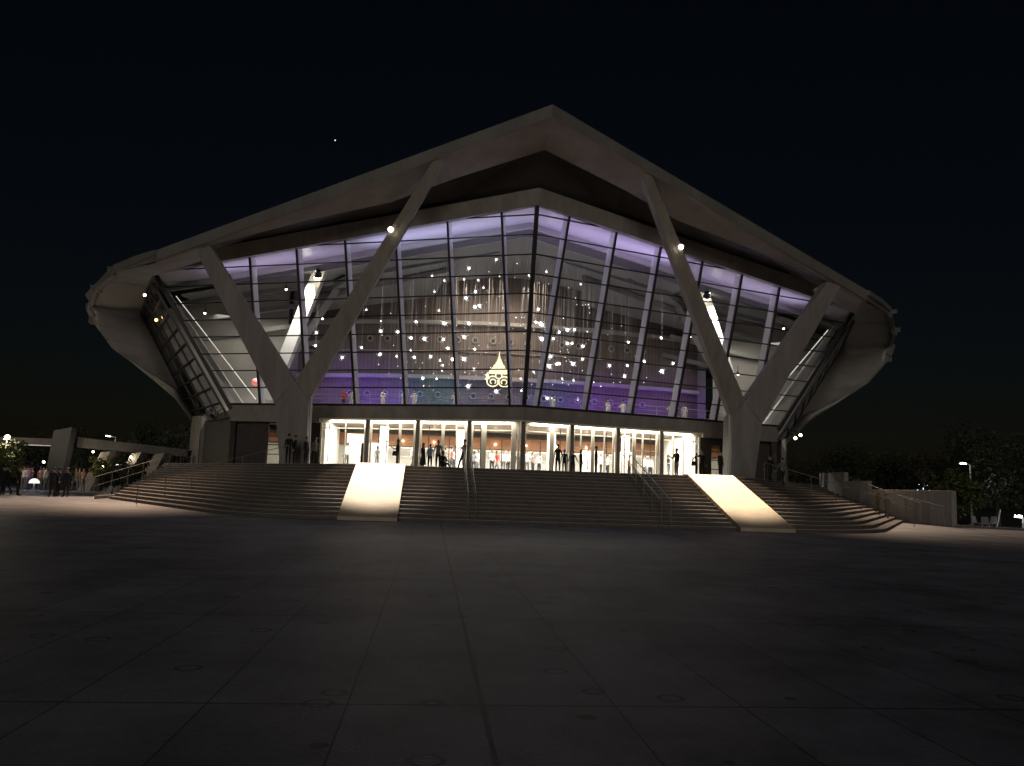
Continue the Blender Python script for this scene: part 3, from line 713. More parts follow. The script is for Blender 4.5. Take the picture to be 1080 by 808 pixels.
m = MB(); m.tube((0,0,2.6), (0,0,9.0), .012, 5); m.build('wire', M['wire'], em, local=True)

# red lantern, upstairs
m = MB(); m.ball((0,0,0), .34, 2, (1,1,.85)); o = m.build('red_lantern', M['red'], smooth=True); o.location = world_at(270, 403, 61); tag(o, 'round red lantern glowing behind the left corner glass', 'lantern')

# ------------------------------------------------------------------ people
def person_mesh(pose, seed=0):
    """one continuous skinned body; returns (mesh with zone material slots 0 skin,1 top,2 bottom,3 shoe), head position, head yaw"""
    rnd = random.Random(seed)
    V = []; E_ = []; RD = []; Z = []
    def v(p, r, zone, par=None):
        V.append(Vector(p)); RD.append(r if isinstance(r, tuple) else (r, r)); Z.append(zone)
        if par is not None: E_.append((par, len(V)-1))
        return len(V)-1
    sit = pose.get('sit', False); lean = pose.get('lean', 0.)
    hz = .30 if sit else .93
    pel = v((0,0,hz), (.165,.125), 2)
    sp1 = v((0,-lean*.3,hz+.16), (.15,.115), 1, pel)
    sp2 = v((0,-lean*.7,hz+.36), (.175,.125), 1, sp1)
    nb = v((0,-lean*1.0,hz+.53), (.10,.085), 1, sp2)
    nk = v((0,-lean*1.1-.01,hz+.60), (.05,.05), 0, nb)
    hd = v((0,-lean*1.2-.02,hz+.70), (.083,.098), 0, nk)
    ht = v((0,-lean*1.2-.01,hz+.80), (.07,.082), 0, hd)
    for s, key in ((-1,'L'),(1,'R')):
        hip = v((s*.09,0,hz-.04), (.095,.1), 2, pel)
        lg = pose.get('leg'+key, (0,0))      # forward swing of thigh, shin (deg)
        if sit:
            kn = v((s*.13,-.42,hz+.16 if key == 'L' else hz+.12), .065, 2, hip); an = v((s*.14,-.62,.07), .045, 2, kn)
        else:
            a, b = R(lg[0]), R(lg[1]); kx = s*(.10+pose.get('spread',0)*.5); ax = s*(.10+pose.get('spread',0))
            kn = v((kx, -.43*math.sin(a), hz-.04-.43*math.cos(a)), .062, 2, hip)
            k0 = V[kn]; an = v((ax, k0.y-.42*math.sin(b), max(.07, k0.z-.42*math.cos(b))), .042, 2, kn)
        a0 = V[an]; heel = v((a0.x, a0.y-.03, max(.035, a0.z-.045)), (.042,.038), 3, an); v((a0.x+s*.02, a0.y-.17, max(.03, a0.z-.05)), (.04,.028), 3, heel)
        sh = v((s*.175, V[nb].y+.01, hz+.49), .062, 1, nb)
        ar = pose.get('arm'+key, (0, 10, 8))      # shoulder forward deg, elbow extra forward deg, outward deg
        f, e, o_ = R(ar[0]), R(ar[0]+ar[1]), R(ar[2])
        sp = V[sh]; el = v(sp+Vector((s*.28*math.sin(o_), -.28*math.sin(f)*math.cos(o_), -.28*math.cos(f)*math.cos(o_))), .042, 1, sh)
        ep = V[el]; inn = pose.get('in', 0)
        wr = v(ep+Vector((s*.25*math.sin(o_*(.9 if not inn else -1.5)), -.25*math.sin(e), -.25*math.cos(e))), .03, 0 if pose.get('short') else 1, el)
        dr = (V[wr]-ep).normalized(); wp = V[wr]
        pm = v(wp+dr*.07, (.032,.02), 0, wr)
        side = Vector((1,0,0)) if abs(dr.x) < .9 else Vector((0,0,1))
        fw = dr.cross(side).normalized()
        pmv = V[pm]
        if pose.get('fingers', True):
            for q, (o2, L) in enumerate(((-.024,.062),(-.008,.072),(.008,.068),(.024,.052))):
                b0 = v(pmv+fw*o2+dr*.012, .0085, 0, pm); b1 = v(pmv+fw*o2+dr*(.012+L*.55)+side*(-.006*s), .008, 0, b0); v(pmv+fw*o2+dr*(.012+L*.9)+side*(-.022*s), .007, 0, b1)
            t0 = v(wp+dr*.035-fw*.034, .010, 0, wr); v(wp+dr*.075-fw*.05, .008, 0, t0)
    me = bpy.data.meshes.new('sk'); me.from_pydata([tuple(p) for p in V], E_, [])
    ob = bpy.data.objects.new('sk', me); COL.objects.link(ob)
    sm = ob.modifiers.new('s', 'SKIN'); sm.branch_smoothing = .3
    for i, r in enumerate(RD): me.skin_vertices[0].data[i].radius = r
    me.skin_vertices[0].data[pel].use_root = True
    ss = ob.modifiers.new('ss', 'SUBSURF'); ss.levels = 1; ss.render_levels = 1
    dg = bpy.context.evaluated_depsgraph_get(); dg.update()
    out = bpy.data.meshes.new_from_object(ob.evaluated_get(dg)); bpy.data.objects.remove(ob)
    segs = [(V[a], V[b], Z[b]) for a, b in E_]
    for nme in range(4): out.materials.append(M['skin'])
    mi = []
    for p in out.polygons:
        c = p.center; best = None
        for a, b, z in segs:
            ab = b-a; t = max(0, min(1, (c-a).dot(ab)/max(ab.length_squared, 1e-9))); d = (c-(a+ab*t)).length
            if best is None or d < best[0]: best = (d, z)
        mi.append(best[1])
    out.polygons.foreach_set('material_index', mi); out.polygons.foreach_set('use_smooth', [True]*len(mi))
    # face features: nose and ears pulled out of the head surface
    hp = V[hd]
    for vv in out.vertices:
        d = vv.co-hp
        if d.y < -.07 and abs(d.x) < .022 and abs(d.z) < .03: vv.co.y -= .018
        if abs(d.x) > .06 and abs(d.y-.01) < .025 and abs(d.z) < .03: vv.co.x += math.copysign(.012, d.x)
    return out, V[ht], hz
POSES = {
 'stand': dict(), 'stand2': dict(armL=(15,60,12), armR=(-5,15,6), legL=(8,4), short=True),
 'phone': dict(armL=(25,95,8), armR=(5,25,8), legR=(6,0)),
 'lean': dict(armL=(35,85,8), armR=(35,85,8), legL=(22,14), legR=(6,-6), lean=-.06),
 'walk': dict(legL=(24,6), legR=(-16,-32), armL=(-18,15,8), armR=(22,20,8)),
 'arms': dict(armL=(-10,40,25), armR=(-10,40,25), spread=.05),
 'point': dict(armL=(12,10,78), armR=(0,20,8), spread=.04),
 'sit': dict(sit=True, armL=(35,40,10), armR=(35,40,10), lean=.08),
}
PM = {k: person_mesh(p, i) for i, (k, p) in enumerate(POSES.items())}
MESHCACHE = {}
def hair_mesh(style):
    m = MB(); bm = bmesh.new(); bmesh.ops.create_icosphere(bm, subdivisions=2, radius=1)
    vs = []
    for vv in bm.verts:
        c = vv.co.copy(); x, y, z = c.x*.093, c.y*.108+.012, c.z*.105
        if style == 'long' and z < 0 and y > -.02: z = z*2.9; y = y*.8+.02
        elif z < -.02: z = -.02-.02*(1 if y > 0 else .2)
        if y < -.055 and z < .035: y = -.055+.01
        vs.append((x, y, z))
    m.raw(vs, [tuple(v.index for v in f.verts) for f in bm.faces]); bm.free()
    o = m.build('hair', M['hairm'], smooth=True); me = o.data; bpy.data.objects.remove(o); return me
HM = {k: hair_mesh(k) for k in ('short', 'long')}
def skirt_mesh(col):
    m = MB(); N = 14
    for (z0, r0), (z1, r1) in (((.98,.155),(.78,.2)),((.78,.2),(.32,.27))):
        for k in range(N):
            a, b = 2*math.pi*k/N, 2*math.pi*(k+1)/N
            w = lambda t, r: r*(1+.05*math.sin(t*5))
            m.face([(w(a,r0)*math.cos(a),w(a,r0)*.8*math.sin(a),z0),(w(b,r0)*math.cos(b),w(b,r0)*.8*math.sin(b),z0),(w(b,r1)*math.cos(b),w(b,r1)*.8*math.sin(b),z1),(w(a,r1)*math.cos(a),w(a,r1)*.8*math.sin(a),z1)])
    o = m.build('skirt', CLOTH[col], smooth=True); me = o.data; bpy.data.objects.remove(o); return me
def person(loc, rz, pose, topc, botc, label, group=None, hair='short', skirt=None, h=1.0, cat='person'):
    key = (pose, topc, botc)
    if key not in MESHCACHE:
        me = PM[pose][0].copy()
        me.materials[0] = M['skin']; me.materials[1] = CLOTH[topc]; me.materials[2] = CLOTH[botc]; me.materials[3] = CLOTH['black']
        MESHCACHE[key] = me
    o = bpy.data.objects.new('person', MESHCACHE[key]); COL.objects.link(o); o.location = loc; o.rotation_euler.z = rz; o.scale = (h,h,h)
    tag(o, label, cat, group)
    hp = PM[pose][1]; hr = bpy.data.objects.new('hair', HM[hair]); COL.objects.link(hr); hr.parent = o; hr.location = hp+Vector((0,0,-.025))
    if skirt:
        k = ('sk', skirt)
        if k not in MESHCACHE: MESHCACHE[k] = skirt_mesh(skirt)
        sk = bpy.data.objects.new('skirt', MESHCACHE[k]); COL.objects.link(sk); sk.parent = o
    return o
def pg(px, py, y, z=TH):
    p = world_at(px, py, y); return (p.x, y, z)
G1 = 'people standing on the terrace'
T = [ # px, y, rot deg, pose, top, bottom, label, kwargs
 (303,49.3,170,'stand','black','black','dark clothed person leftmost by the left forked column', {}),
 (309.5,49.6,-60,'phone','black','navy','dark clothed person looking down, in front of the left forked column', {'h':.96}),
 (321.5,50.0,60,'stand','navy','black','dark clothed person beside the drain pipe of the left column', {'h':.94}),
 (331,53.0,200,'stand2','grey','black','person in shadow between left column and first lit door', {}),
 (418.5,50.6,-80,'phone','black','khaki','long haired woman in black holding up a phone at the second door', {'hair':'long','h':.98}),
 (445.5,51.0,60,'stand','black','green','long haired woman in a long dark skirt beside the third door', {'hair':'long','skirt':'green','h':.9}),
 (453,51.4,170,'stand','blue','black','small person in a pale blue top between woman in skirt and man in patterned shirt', {'h':.88}),
 (461.5,51.2,0,'stand2','grey','black','man in grey patterned shirt standing at the third door', {'h':1.02}),
 (488,51.0,-70,'lean','grey','black','man looking at phone and leaning back by the end of the handrail', {'h':1.08}),
 (588,51.2,150,'stand2','black','black','tallest dark figure, left one of the four by the middle pier', {'h':1.04}),
 (595,51.4,190,'stand','black','navy','slim dark figure second from left in the group of four', {'h':.86}),
 (604,51.8,0,'arms','navy','black','short dark figure with hands on hips, third of the group of four', {'h':.84}),
 (612.5,51.8,60,'stand','black','black','long haired figure in dark clothes on the right of the group of four', {'hair':'long','h':.9}),
 (628.5,51.4,70,'stand','black','black','slim man in profile standing alone before the bright door', {'h':1.02}),
 (713.5,51.8,-60,'phone','black','khaki','person in black jacket in front of the second last door', {'h':1.06}),
 (734.5,50.8,80,'stand','grey','black','person with a shoulder bag beside the pointing figure', {'h':.9}),
 (740.5,50.8,0,'point','black','black','dark figure stretching an arm out to the left in the last bright doorway', {'h':1.0}),
 (760,51.5,30,'stand','black','black','person in black next to the drain pipe of the right column', {'h':1.02}),
]
for px, y, rz, pose, a, b, lab, kw in T:
    person(pg(px, 495, y), R(rz), pose, a, b, lab, G1, **kw)
person((*pg(466, 491, 50.2)[:2], TH), R(40), 'sit', 'black', 'black', 'person in black sitting on the terrace at the top of the stairs', G1, h=.98)
def step_z(x, y):
    ax = abs(x); 
    d = (40.2-y) if ax <= 9.2 else max(0, (ax-9.2)*NX+(y-40.2)*NY)
    i = max(0, min(NS, int(NS-d/7*NS+.0001))); return i*RISE
for px, py, y, rz, pose, a, lab, h in ((812.5,524,46.3,200,'walk','black','dark clothed person walking up the right stairs, left one of the pair',.98),(825.5,524,47.6,185,'walk','grey','person in grey walking beside a companion on the right stairs',.93)):
    p = world_at(px, py, y); person((p.x, y, step_z(p.x, y)), R(rz), pose, a, 'black', lab, 'pair walking up the right stairs', h=h)
for px, y, lab, h in ((925.5,49.5,'shadowy figure walking beside the stepped wall, taller one',1.0),(935,48.2,'shadowy shorter figure beside the stepped wall',.9)):
    p = world_at(px, 530, y); person((p.x, y, step_z(p.x, y)), R(20), 'walk', 'khaki', 'khaki', lab, 'pair beside the stepped wall', h=h)
# handbags
for px, y, z, dx, lab in ((416.2,50.5,3.05,0,'black shoulder bag hanging at the hip of the woman with a phone'),(732.5,50.7,3.1,-.05,'dark bag on the shoulder of the person by the pointing figure')):
    p = world_at(px, 480, y); m = MB(); m.prism([(-.16,-.06,0),(.16,-.06,0),(.16,.06,0),(-.16,.06,0)], [(-.12,-.04,.28),(.12,-.04,.28),(.12,.04,.28),(-.12,.04,.28)])
    o = m.build('handbag', CLOTH['black'], bevel=.02); o.location = (p.x+dx, y, z); tag(o, lab, 'bag')
    m = MB()
    for k in range(8):
        t0, t1 = math.pi*k/8, math.pi*(k+1)/8; m.beam((.1*math.cos(t0),0,.27+.5*math.sin(t0)), (.1*math.cos(t1),0,.27+.5*math.sin(t1)), .02, .01)
    m.build('strap', CLOTH['black'], o, local=True)
# people in the lobby
rnd = random.Random(5)
LB = [(366,60,'white'),(372,61.5,'white'),(386,62.5,'white'),(398,60,'grey'),(436,59,'white'),(444,60,'white'),(470,60,'grey'),(476,59,'pink'),(479,60.5,'white'),(500,62,'grey'),(504,63,'white'),(519,60,'white'),(524,60.8,'red'),(531,60,'white'),(536,60.5,'white'),(556,61,'white'),(562,62,'grey'),(569,61,'white'),(582,60,'grey'),(634,60.5,'white'),(641,60,'white'),(664,60,'pink'),(658,61,'white'),(680,61,'white'),(686,62,'white'),(705,60,'navy'),(547,62.5,'navy'),(617,61,'white'),(622,62.2,'grey')]
for i, (px, y, c) in enumerate(LB):
    lab = 'person in %s standing in the bright lobby behind the doors' % {'white':'a white shirt','grey':'a grey shirt','pink':'a pinkish shirt','red':'a red shirt','navy':'a dark blue shirt'}[c]
    person(pg(px, 480, y), R(rnd.uniform(0,360)), rnd.choice(['stand','stand2','phone','walk']), c, rnd.choice(['black','navy','grey']), lab, 'people in %s inside the lobby' % c, h=rnd.uniform(.92,1.03), hair=rnd.choice(['short','long']))
# people upstairs
UP = [(362,59.5,'red'),(371,59.8,'white'),(404,59,'white'),(426,58.4,'white'),(437,58.6,'white'),(480,58,'white'),(641,59,'white'),(657,59.6,'white'),(583,58.2,'white'),(707,60,'white'),(722,60.4,'white')]
for px, y, c in UP:
    person(pg(px, 420, y, 6.3), R(rnd.uniform(-40,40)), rnd.choice(['stand','phone','stand2']), c, 'white' if c == 'white' else 'black', 'person in %s standing on the upper floor behind the glass' % ('a red top' if c == 'red' else 'white clothes'), 'people in %s on the upper floor' % c, h=.95)
# people at far left plaza
LFT = [(3,51.5,'black','stand','dark silhouette of a person at the left edge of the picture'),(6.5,52.4,'black','walk','dark silhouette second from the left edge'),(19,51.5,'black','stand','dark silhouette standing left of the glowing dome'),
       (55.5,51,'navy','arms','tall dark silhouette left of the big pillar foot'),(61,51.6,'black','stand','dark silhouette close to the big pillar foot'),(70,51.4,'black','arms','short dark silhouette right of the big pillar foot')]
for px, y, c, pose, lab in LFT: person(pg(px, 515, y, 0), R(rnd.uniform(0,360)), pose, c, 'black', lab, 'silhouettes at the left edge of the plaza', h=.95)
for i, px in enumerate((24,27,30,33,41,44,47,79,83,87)):
    y = rnd.uniform(64, 69); c = rnd.choice(['white','pink','khaki']); 
    person(pg(px+rnd.uniform(-1,1), 512, y, 0), R(rnd.uniform(0,360)), rnd.choice(['stand','walk','phone']), c, 'grey', 'small figure in the crowd under the covered walkway, %s top' % {'white':'white','pink':'pinkish','khaki':'brown'}[c], 'crowd in %s under the covered walkway' % c, h=.97)

# ------------------------------------------------------------------ left side structures
wk = empty('covered_walkway', (-32, 66, 0)); tag(wk, 'low covered concrete walkway with slanting fins left of the stairs', 'walkway')
m = MB(); m.box(-52, -34.5, 68, 76, 3.45, 3.95); m.build('roof_slab', M['basalt'], wk)
m = MB(); m.box(-52, -33.6, 67.9, 68.05, 3.36, 3.42); m.build('light_strip', emis('strip', (1,.85,.65), .22), wk)
m = MB(); m.prism([(-34.7,66,0),(-33.5,66,0),(-33.5,67,0),(-34.7,67,0)], [(-34.3,66,4.5),(-33.0,66,4.8),(-33.0,67,4.8),(-34.3,67,4.5)]); m.build('pillar', M['indark'], wk)
m = MB(); m.prism([(-32.9,67,3.3),(-25.2,69,2.9),(-25.2,73,2.9),(-32.9,73,3.3)], [(-32.9,67,4.1),(-25.2,69,3.5),(-25.2,73,3.5),(-32.9,73,4.1)]); m.build('roof_slab', M['basalt'], wk)
for x0, x1 in ((-32.4,-30.9),(-30.3,-28.6),(-28.4,-26.9)):
    m = MB(); m.prism([(x0,66.5,0),(x0+.9,66.5,0),(x0+.9,69,0),(x0,69,0)], [(x1,66.5,3.0),(x1+.7,66.5,3.1),(x1+.7,69,3.1),(x1,69,3.0)]); m.build('fin', M['darkwall'], wk)
for x, z in ((-38.5,3.25),(-31.4,3.0),(-28.6,2.7),(-30.6,1.9)):
    m = MB(); m.ball((x,66.3,z), .085, 1); m.build('lamp', M['lampwarm'], wk)
m = MB(); m.box(-32.2,-30.6, 70, 70.2, 2.05, 2.2); m.build('lamp', emis('kiosk_tube', (.9,.95,1), 2.2), wk)
m = MB(); m.ball((-35.2,68.5,1.95), .12, 1, (1.5,1,1)); m.build('lamp', M['lampblue'], wk)
for x in (-35.9, -34.6):
    m = MB(); m.ball((x,68.5,2.12), .1); m.build('lamp', M['lampwhite'], wk)
# glowing dome
m = MB(); 
N = 16
for j in range(5):
    t0, t1 = math.pi/2*j/5, math.pi/2*(j+1)/5
    for k in range(N):
        a, b = 2*math.pi*k/N, 2*math.pi*(k+1)/N; q = lambda t, a: (.33*math.cos(t)*math.cos(a), .33*math.cos(t)*math.sin(a), .62+.32*math.sin(t))
        m.face([q(t0,a), q(t0,b), q(t1,b), q(t1,a)])
o = m.build('dome_lamp', emis('dome', (1,.97,.9), 1.0)); o.location = pg(35.5, 515, 58, 0); mm = MB(); mm.tube((0,0,0), (0,0,.63), .05); mm.tube((0,0,0), (0,0,.06), .35, 14); mm.build('stand', M['plastic'], o, local=True); tag(o, 'glowing white dome shaped lamp standing low on the plaza before the crowd', 'lamp')
# panelled fence between walkway and hall
m = MB(); fe = empty('panelled_fence', (-25,72,2)); tag(fe, 'dim vertical slatted fence between walkway and hall base', 'fence')
m.box(-30.5,-26.0, 72.6, 72.7, .5, 3.4); m.build('panel', M['darkwall'], fe)
for k in range(16):
    m = MB(); m.box(-30.4+k*.28, -30.28+k*.28, 72.35, 72.55, .5, 3.55); m.build('slat', M['concrete'], fe)
# low garden wall left
m = MB(); wallseg(m, (-24.3,49), (-25.2,62), .2, .2); tag(m.build('low_wall', M['concrete'], bevel=.02), 'low dark kerb wall along the left end of the stairs', 'wall')

# street lamps
def lamp(name, base, h, arm, headmat, label, group='street lamps', globe=False, hs=1.):
    t = empty(name, base); tag(t, label, 'street lamp', group)
    m = MB(); m.tube((0,0,0), (0,0,h), .09, 10, .055); m.build('pole', M['steel'] , t, local=True)
    m = MB(); m.tube((0,0,0), (0,0,.12), .2, 12); m.build('foot', M['steel'], t, local=True)
    if globe:
        m = MB(); m.ball((0,0,h+.1), .16, 2, (1,1,.9)); m.build('globe', headmat, t, local=True)
        m = MB(); m.tube((0,0,h-.08), (0,0,h), .26, 14, .2); m.build('collar', M['steel'], t, local=True)
    else:
        m = MB(); m.beam((0,0,h-.03), (arm,0,h+.08), .07, .07); m.build('arm', M['steel'], t, local=True)
        m = MB(); m.beam((arm*.8,0,h+.1), (arm*1.6,0,h+.14), .26, .08); o = m.build('head', M['steel'], t, local=True)
        m = MB(); m.beam((arm*.85,0,h+.045), (arm*1.55,0,h+.08), .2*hs, .06*hs); m.build('diffuser', headmat, o, local=True)
p = world_at(8,460,62); lamp('street_lamp', (p.x,62,0), p.z-.15, 0, M['lampwarm'], 'warm globe lamp at the far left above the walkway roof', globe=True)
p = world_at(122,461,80); lamp('street_lamp', (p.x,80,0), p.z, -.55, M['lampwhite'], 'small distant street lamp behind the left walkway', hs=1.3)
p = world_at(1023,490,64); lamp('street_lamp', (p.x,64,-.5), p.z+.5, -.5, M['lampwhite'], 'white street lamp among the trees on the right', hs=1.5)
p = world_at(1079,545,56); lamp('bollard_lamp', (p.x,56,-.5), p.z+.45, -.3, M['lampwhite'], 'low bright lamp at the right edge of the picture', hs=2.5)
# white plastic chairs + post on the right
def chair(loc, rz, label):
    t = empty('garden_chair', loc, rz); tag(t, label, 'chair', 'white garden chairs')
    m = MB(); m.box(-.25,.25,-.25,.25,.42,.46); m.build('seat', M['plastic'], t, local=True)
    m = MB(); m.prism([(-.25,.22,.46),(.25,.22,.46),(.25,.26,.46),(-.25,.26,.46)], [(-.22,.34,.95),(.22,.34,.95),(.22,.38,.95),(-.22,.38,.95)]); m.build('backrest', M['plastic'], t, local=True)
    for x in (-.22,.22):
        for y in (-.22,.22): m = MB(); m.tube((x*1.1,y*1.1,0),(x,y,.43),.02); m.build('leg', M['plastic'], t, local=True)
for px, y, rz, lab in ((1031,58,20,'white garden chair furthest left under the right trees'),(1039,57,140,'white garden chair in the middle under the right trees'),(1045,58.5,-70,'white garden chair nearest the leaning post')):
    chair(pg(px,545,y,-.6), R(rz), lab)
m = MB(); p = pg(1052,548,57,-.6); m.tube((p[0]-.15,57,-.6),(p[0]+.25,57,.9),.06); tag(m.build('leaning_post', M['plastic']), 'white leaning post under the right trees', 'post')

# trees ------------------------------------------------------------------------
def tree(loc, h, rad, n, label, group, lm='leaf', seed=0, ls=.16, crown_z=.62, flat=.75):
    rnd = random.Random(seed); t = empty('tree', loc); tag(t, label, 'tree', group)
    tr = MB(); th = h*crown_z
    pts = [Vector((0,0,0))]; 
    for k in range(1, 5): pts.append(Vector((rnd.uniform(-.15,.15)*k*.5, rnd.uniform(-.15,.15)*k*.5, th*k/4)))
    r0 = .05*h*.6
    for k in range(4): tr.tube(pts[k], pts[k+1], r0*(1-k*.18), 9, r0*(1-(k+1)*.18))
    clumps = []
    for k in range(13):
        a = rnd.uniform(0, 2*math.pi); q = math.sqrt(rnd.random()); c = Vector((math.cos(a)*rad*.75*q, math.sin(a)*rad*.75*q, h*crown_z+rnd.uniform(-.18,.32)*h))
        b = pts[2+k % 3]; mid = (b+c)/2+Vector((0,0,.1*h*rnd.random())); tr.tube(b, mid, r0*.35, 6, r0*.22); tr.tube(mid, c, r0*.22, 5, r0*.06)
        clumps.append((c, rad*rnd.uniform(.28,.5)))
    tr.build('trunk', M['bark'], t, local=True)
    V = []; F = []
    for i in range(n):
        c, r = clumps[rnd.randrange(len(clumps))]
        d = Vector((rnd.gauss(0,1), rnd.gauss(0,1), rnd.gauss(0,1)*flat)).normalized()*r*rnd.random()**.45
        p = c+d; u = Vector((rnd.gauss(0,1),rnd.gauss(0,1),rnd.gauss(0,.6))).normalized(); w = u.orthogonal().normalized()
        w = (w+u.cross(w)*rnd.uniform(-1,1)).normalized(); s = ls*rnd.uniform(.6,1.4); k = len(V)
        V += [p-u*s, p+w*s*.42, p+u*s, p-w*s*.42]; F.append((k,k+1,k+2,k+3))
    me = bpy.data.meshes.new('crown'); me.from_pydata([tuple(v) for v in V], [], F); me.materials.append(M[lm]); o = bpy.data.objects.new('crown', me); COL.objects.link(o); o.parent = t
GT = 'dark trees on the right beyond the wall'
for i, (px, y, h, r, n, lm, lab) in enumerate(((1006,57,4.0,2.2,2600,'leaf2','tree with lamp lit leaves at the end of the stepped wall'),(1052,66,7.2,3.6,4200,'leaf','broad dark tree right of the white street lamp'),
     (1082,60,6.0,3.0,3200,'leaf','tree at the right edge of the picture above the bright lamp'),(985,74,5.6,3.4,3600,'leaf','dim tree behind the stepped wall with pale twigs'),
     (940,82,6.4,4,3800,'leaf','dark rounded tree behind the middle of the stepped wall'),(893,90,7.5,4.3,3800,'leaf','dark tree rising just right of the hall shell'),
     (1024,76,8.5,4.2,4000,'leaf','tall dark tree behind the white street lamp'),(860,110,7,4.5,3000,'leaf','far dark tree partly hidden behind the hall'))):
    tree(pg(px,520,y,-.6), h, r, n, lab, GT, lm, i+1)
GT = 'dark trees on the left beyond the walkway'
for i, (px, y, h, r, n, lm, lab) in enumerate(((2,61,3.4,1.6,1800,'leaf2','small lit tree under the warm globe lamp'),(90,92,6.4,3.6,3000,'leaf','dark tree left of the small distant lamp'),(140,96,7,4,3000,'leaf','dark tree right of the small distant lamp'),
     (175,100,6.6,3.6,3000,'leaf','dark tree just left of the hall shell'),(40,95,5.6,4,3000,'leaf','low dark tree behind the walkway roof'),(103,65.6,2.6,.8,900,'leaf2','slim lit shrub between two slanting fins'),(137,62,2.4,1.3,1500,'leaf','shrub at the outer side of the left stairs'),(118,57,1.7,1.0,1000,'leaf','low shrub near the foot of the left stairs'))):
    tree(pg(px,520,y,0 if i in (0,5,6,7) else -.6), h, r, n, lab, GT, lm, i+30, .13)
# bluish lit bare tree
t = empty('lit_bare_tree', pg(980,520,70,-.6)); tag(t, 'small bare tree wound with bluish white lights behind the wall', 'tree')
m = MB(); rnd = random.Random(3)
def branch(p, d, L, r, dep):
    q = p+d*L; m.tube(p, q, r, 5, r*.7)
    if dep: 
        for _ in range(2+(dep > 1)): branch(q, (d+Vector((rnd.uniform(-.8,.8),rnd.uniform(-.5,.5),rnd.uniform(-.1,.6)))).normalized(), L*.72, r*.65, dep-1)
branch(Vector((0,0,0)), Vector((0,0,1)), 1.7, .1, 4); m.build('trunk', M['bark'], t, local=True)
lm_ = MB()
for i in range(26):
    lm_.ball((rnd.uniform(-1,.9), rnd.uniform(-.4,.4), rnd.uniform(2.2,3.4)+0.0), rnd.uniform(.02,.045), 1)
lm_.build('fairy_lights', emis('fairy', (.55,.75,1), 5), t, local=True)
# low hedge dark treeline (far)
V = []; F = []; rnd = random.Random(9)
for i in range(16000):
    x = rnd.uniform(-190, 230); hh = 5.5+2.2*math.sin(x*.09)+1.5*math.sin(x*.23+1)+1.*math.sin(x*.61); p = Vector((x, rnd.uniform(150,162), rnd.random()**.8*hh)); s = rnd.uniform(.35,.8); u = Vector((rnd.gauss(0,1),0,rnd.gauss(0,1))).normalized(); w = Vector((-u.z,rnd.uniform(-.3,.3),u.x)); k = len(V)
    V += [p-u*s, p+w*s*.5, p+u*s, p-w*s*.5]; F.append((k,k+1,k+2,k+3))
me = bpy.data.meshes.new('treeline'); me.from_pydata([tuple(v) for v in V], [], F); me.materials.append(M['leaf']); o = bpy.data.objects.new('distant_treeline', me); COL.objects.link(o); tag(o, 'far dark treeline along the horizon', 'trees', kind='stuff')
# star in the sky
m = MB(); m.ball((0,0,0), 1.1, 1); o = m.build('evening_star', emis('staremit', (.8,.9,1), 1.6)); d = ray(353.5,148).normalized(); o.location = Vector((CX,0,CH))+d*1400; tag(o, 'single tiny bright star in the black sky left of the roof', 'star')

# ------------------------------------------------------------------ lights
def area(loc, target, sx, sy, power, col, shape='RECTANGLE', spread=180):
    l = bpy.data.lights.new('area', 'AREA'); l.shape = shape; l.size = sx; l.size_y = sy; l.energy = power; l.color = col; l.spread = R(spread)
    o = bpy.data.objects.new('room_light', l); COL.objects.link(o); o.location = loc
    o.rotation_euler = (Vector(target)-Vector(loc)).to_track_quat('-Z', 'Y').to_euler(); return o
def spot(loc, target, power, ang, col, blend=.5, rad=.12, name='spot_light'):
    l = bpy.data.lights.new('spot', 'SPOT'); l.energy = power; l.spot_size = R(ang); l.spot_blend = blend; l.color = col; l.shadow_soft_size = rad
    o = bpy.data.objects.new(name, l); COL.objects.link(o); o.location = loc; o.rotation_euler = (Vector(target)-Vector(loc)).to_track_quat('-Z', 'Y').to_euler(); return o
def point(loc, power, col, rad=.2):
    l = bpy.data.lights.new('point', 'POINT'); l.energy = power; l.color = col; l.shadow_soft_size = rad
    o = bpy.data.objects.new('lamp_light', l); COL.objects.link(o); o.location = loc; return o
for s in (1, -1):
    # ramp floods
    spot((s*8.56, 46.5, 15.7), (s*8.0, 38.6, 1.8), 44000, 23.5, (1,.86,.68) if s < 0 else (1,.80,.56), .55)
    # lobby ceilings
    area((s*6.5, 60.5, 5.5), (s*6.5, 60.5, 0), 12, 6, 2600, (1,.92,.77))
    o = area((s*6.6, 54.42, 5.52), (s*6.6, 54.42, 0), 12.8, .1, 250, (1,.91,.74)); o.rotation_euler = (0,0,s*math.atan(.3797))
    area((s*17, 64, 5.2), (s*17, 64, 0), 3, 3, 160, (1,.9,.7))
    # purple cove strips facing up
    for x, c, pw in ((5.5,(.62,.60,1) if s < 0 else (.66,.52,1),115),(16.5,(.72,.58,1),70)):
        y = Yw(x, ztop(x))+1.9; o = area((s*x, y, ztop(x)-1.5), (s*x, y, ztop(x)+2), 10.5, .5, pw*1.15, c); o.rotation_euler = (R(180), 0, s*math.atan(.3797))
    # column uplights inside
    spot((s*14.6,58.6,16.6), (s*15.6,60.2,12.5), 5200, 60, (1,.95,.86), .7)
    area((s*20, 64, 13.5), (s*20.5, 66, 6), 5, 3, 120, (1,.9,.76))
area((-1, 61.5, 16.6), (-1, 66, 12), 8, 2, 240, (1,.80,.64), spread=100)
for s in (1, -1): spot((s*15.5, 58.6, 9.5), (s*3, 54.5, 11.5), 900, 75, (.86,.80,1), .8, .2)  # added spots without fixtures, to brighten the mullion fins
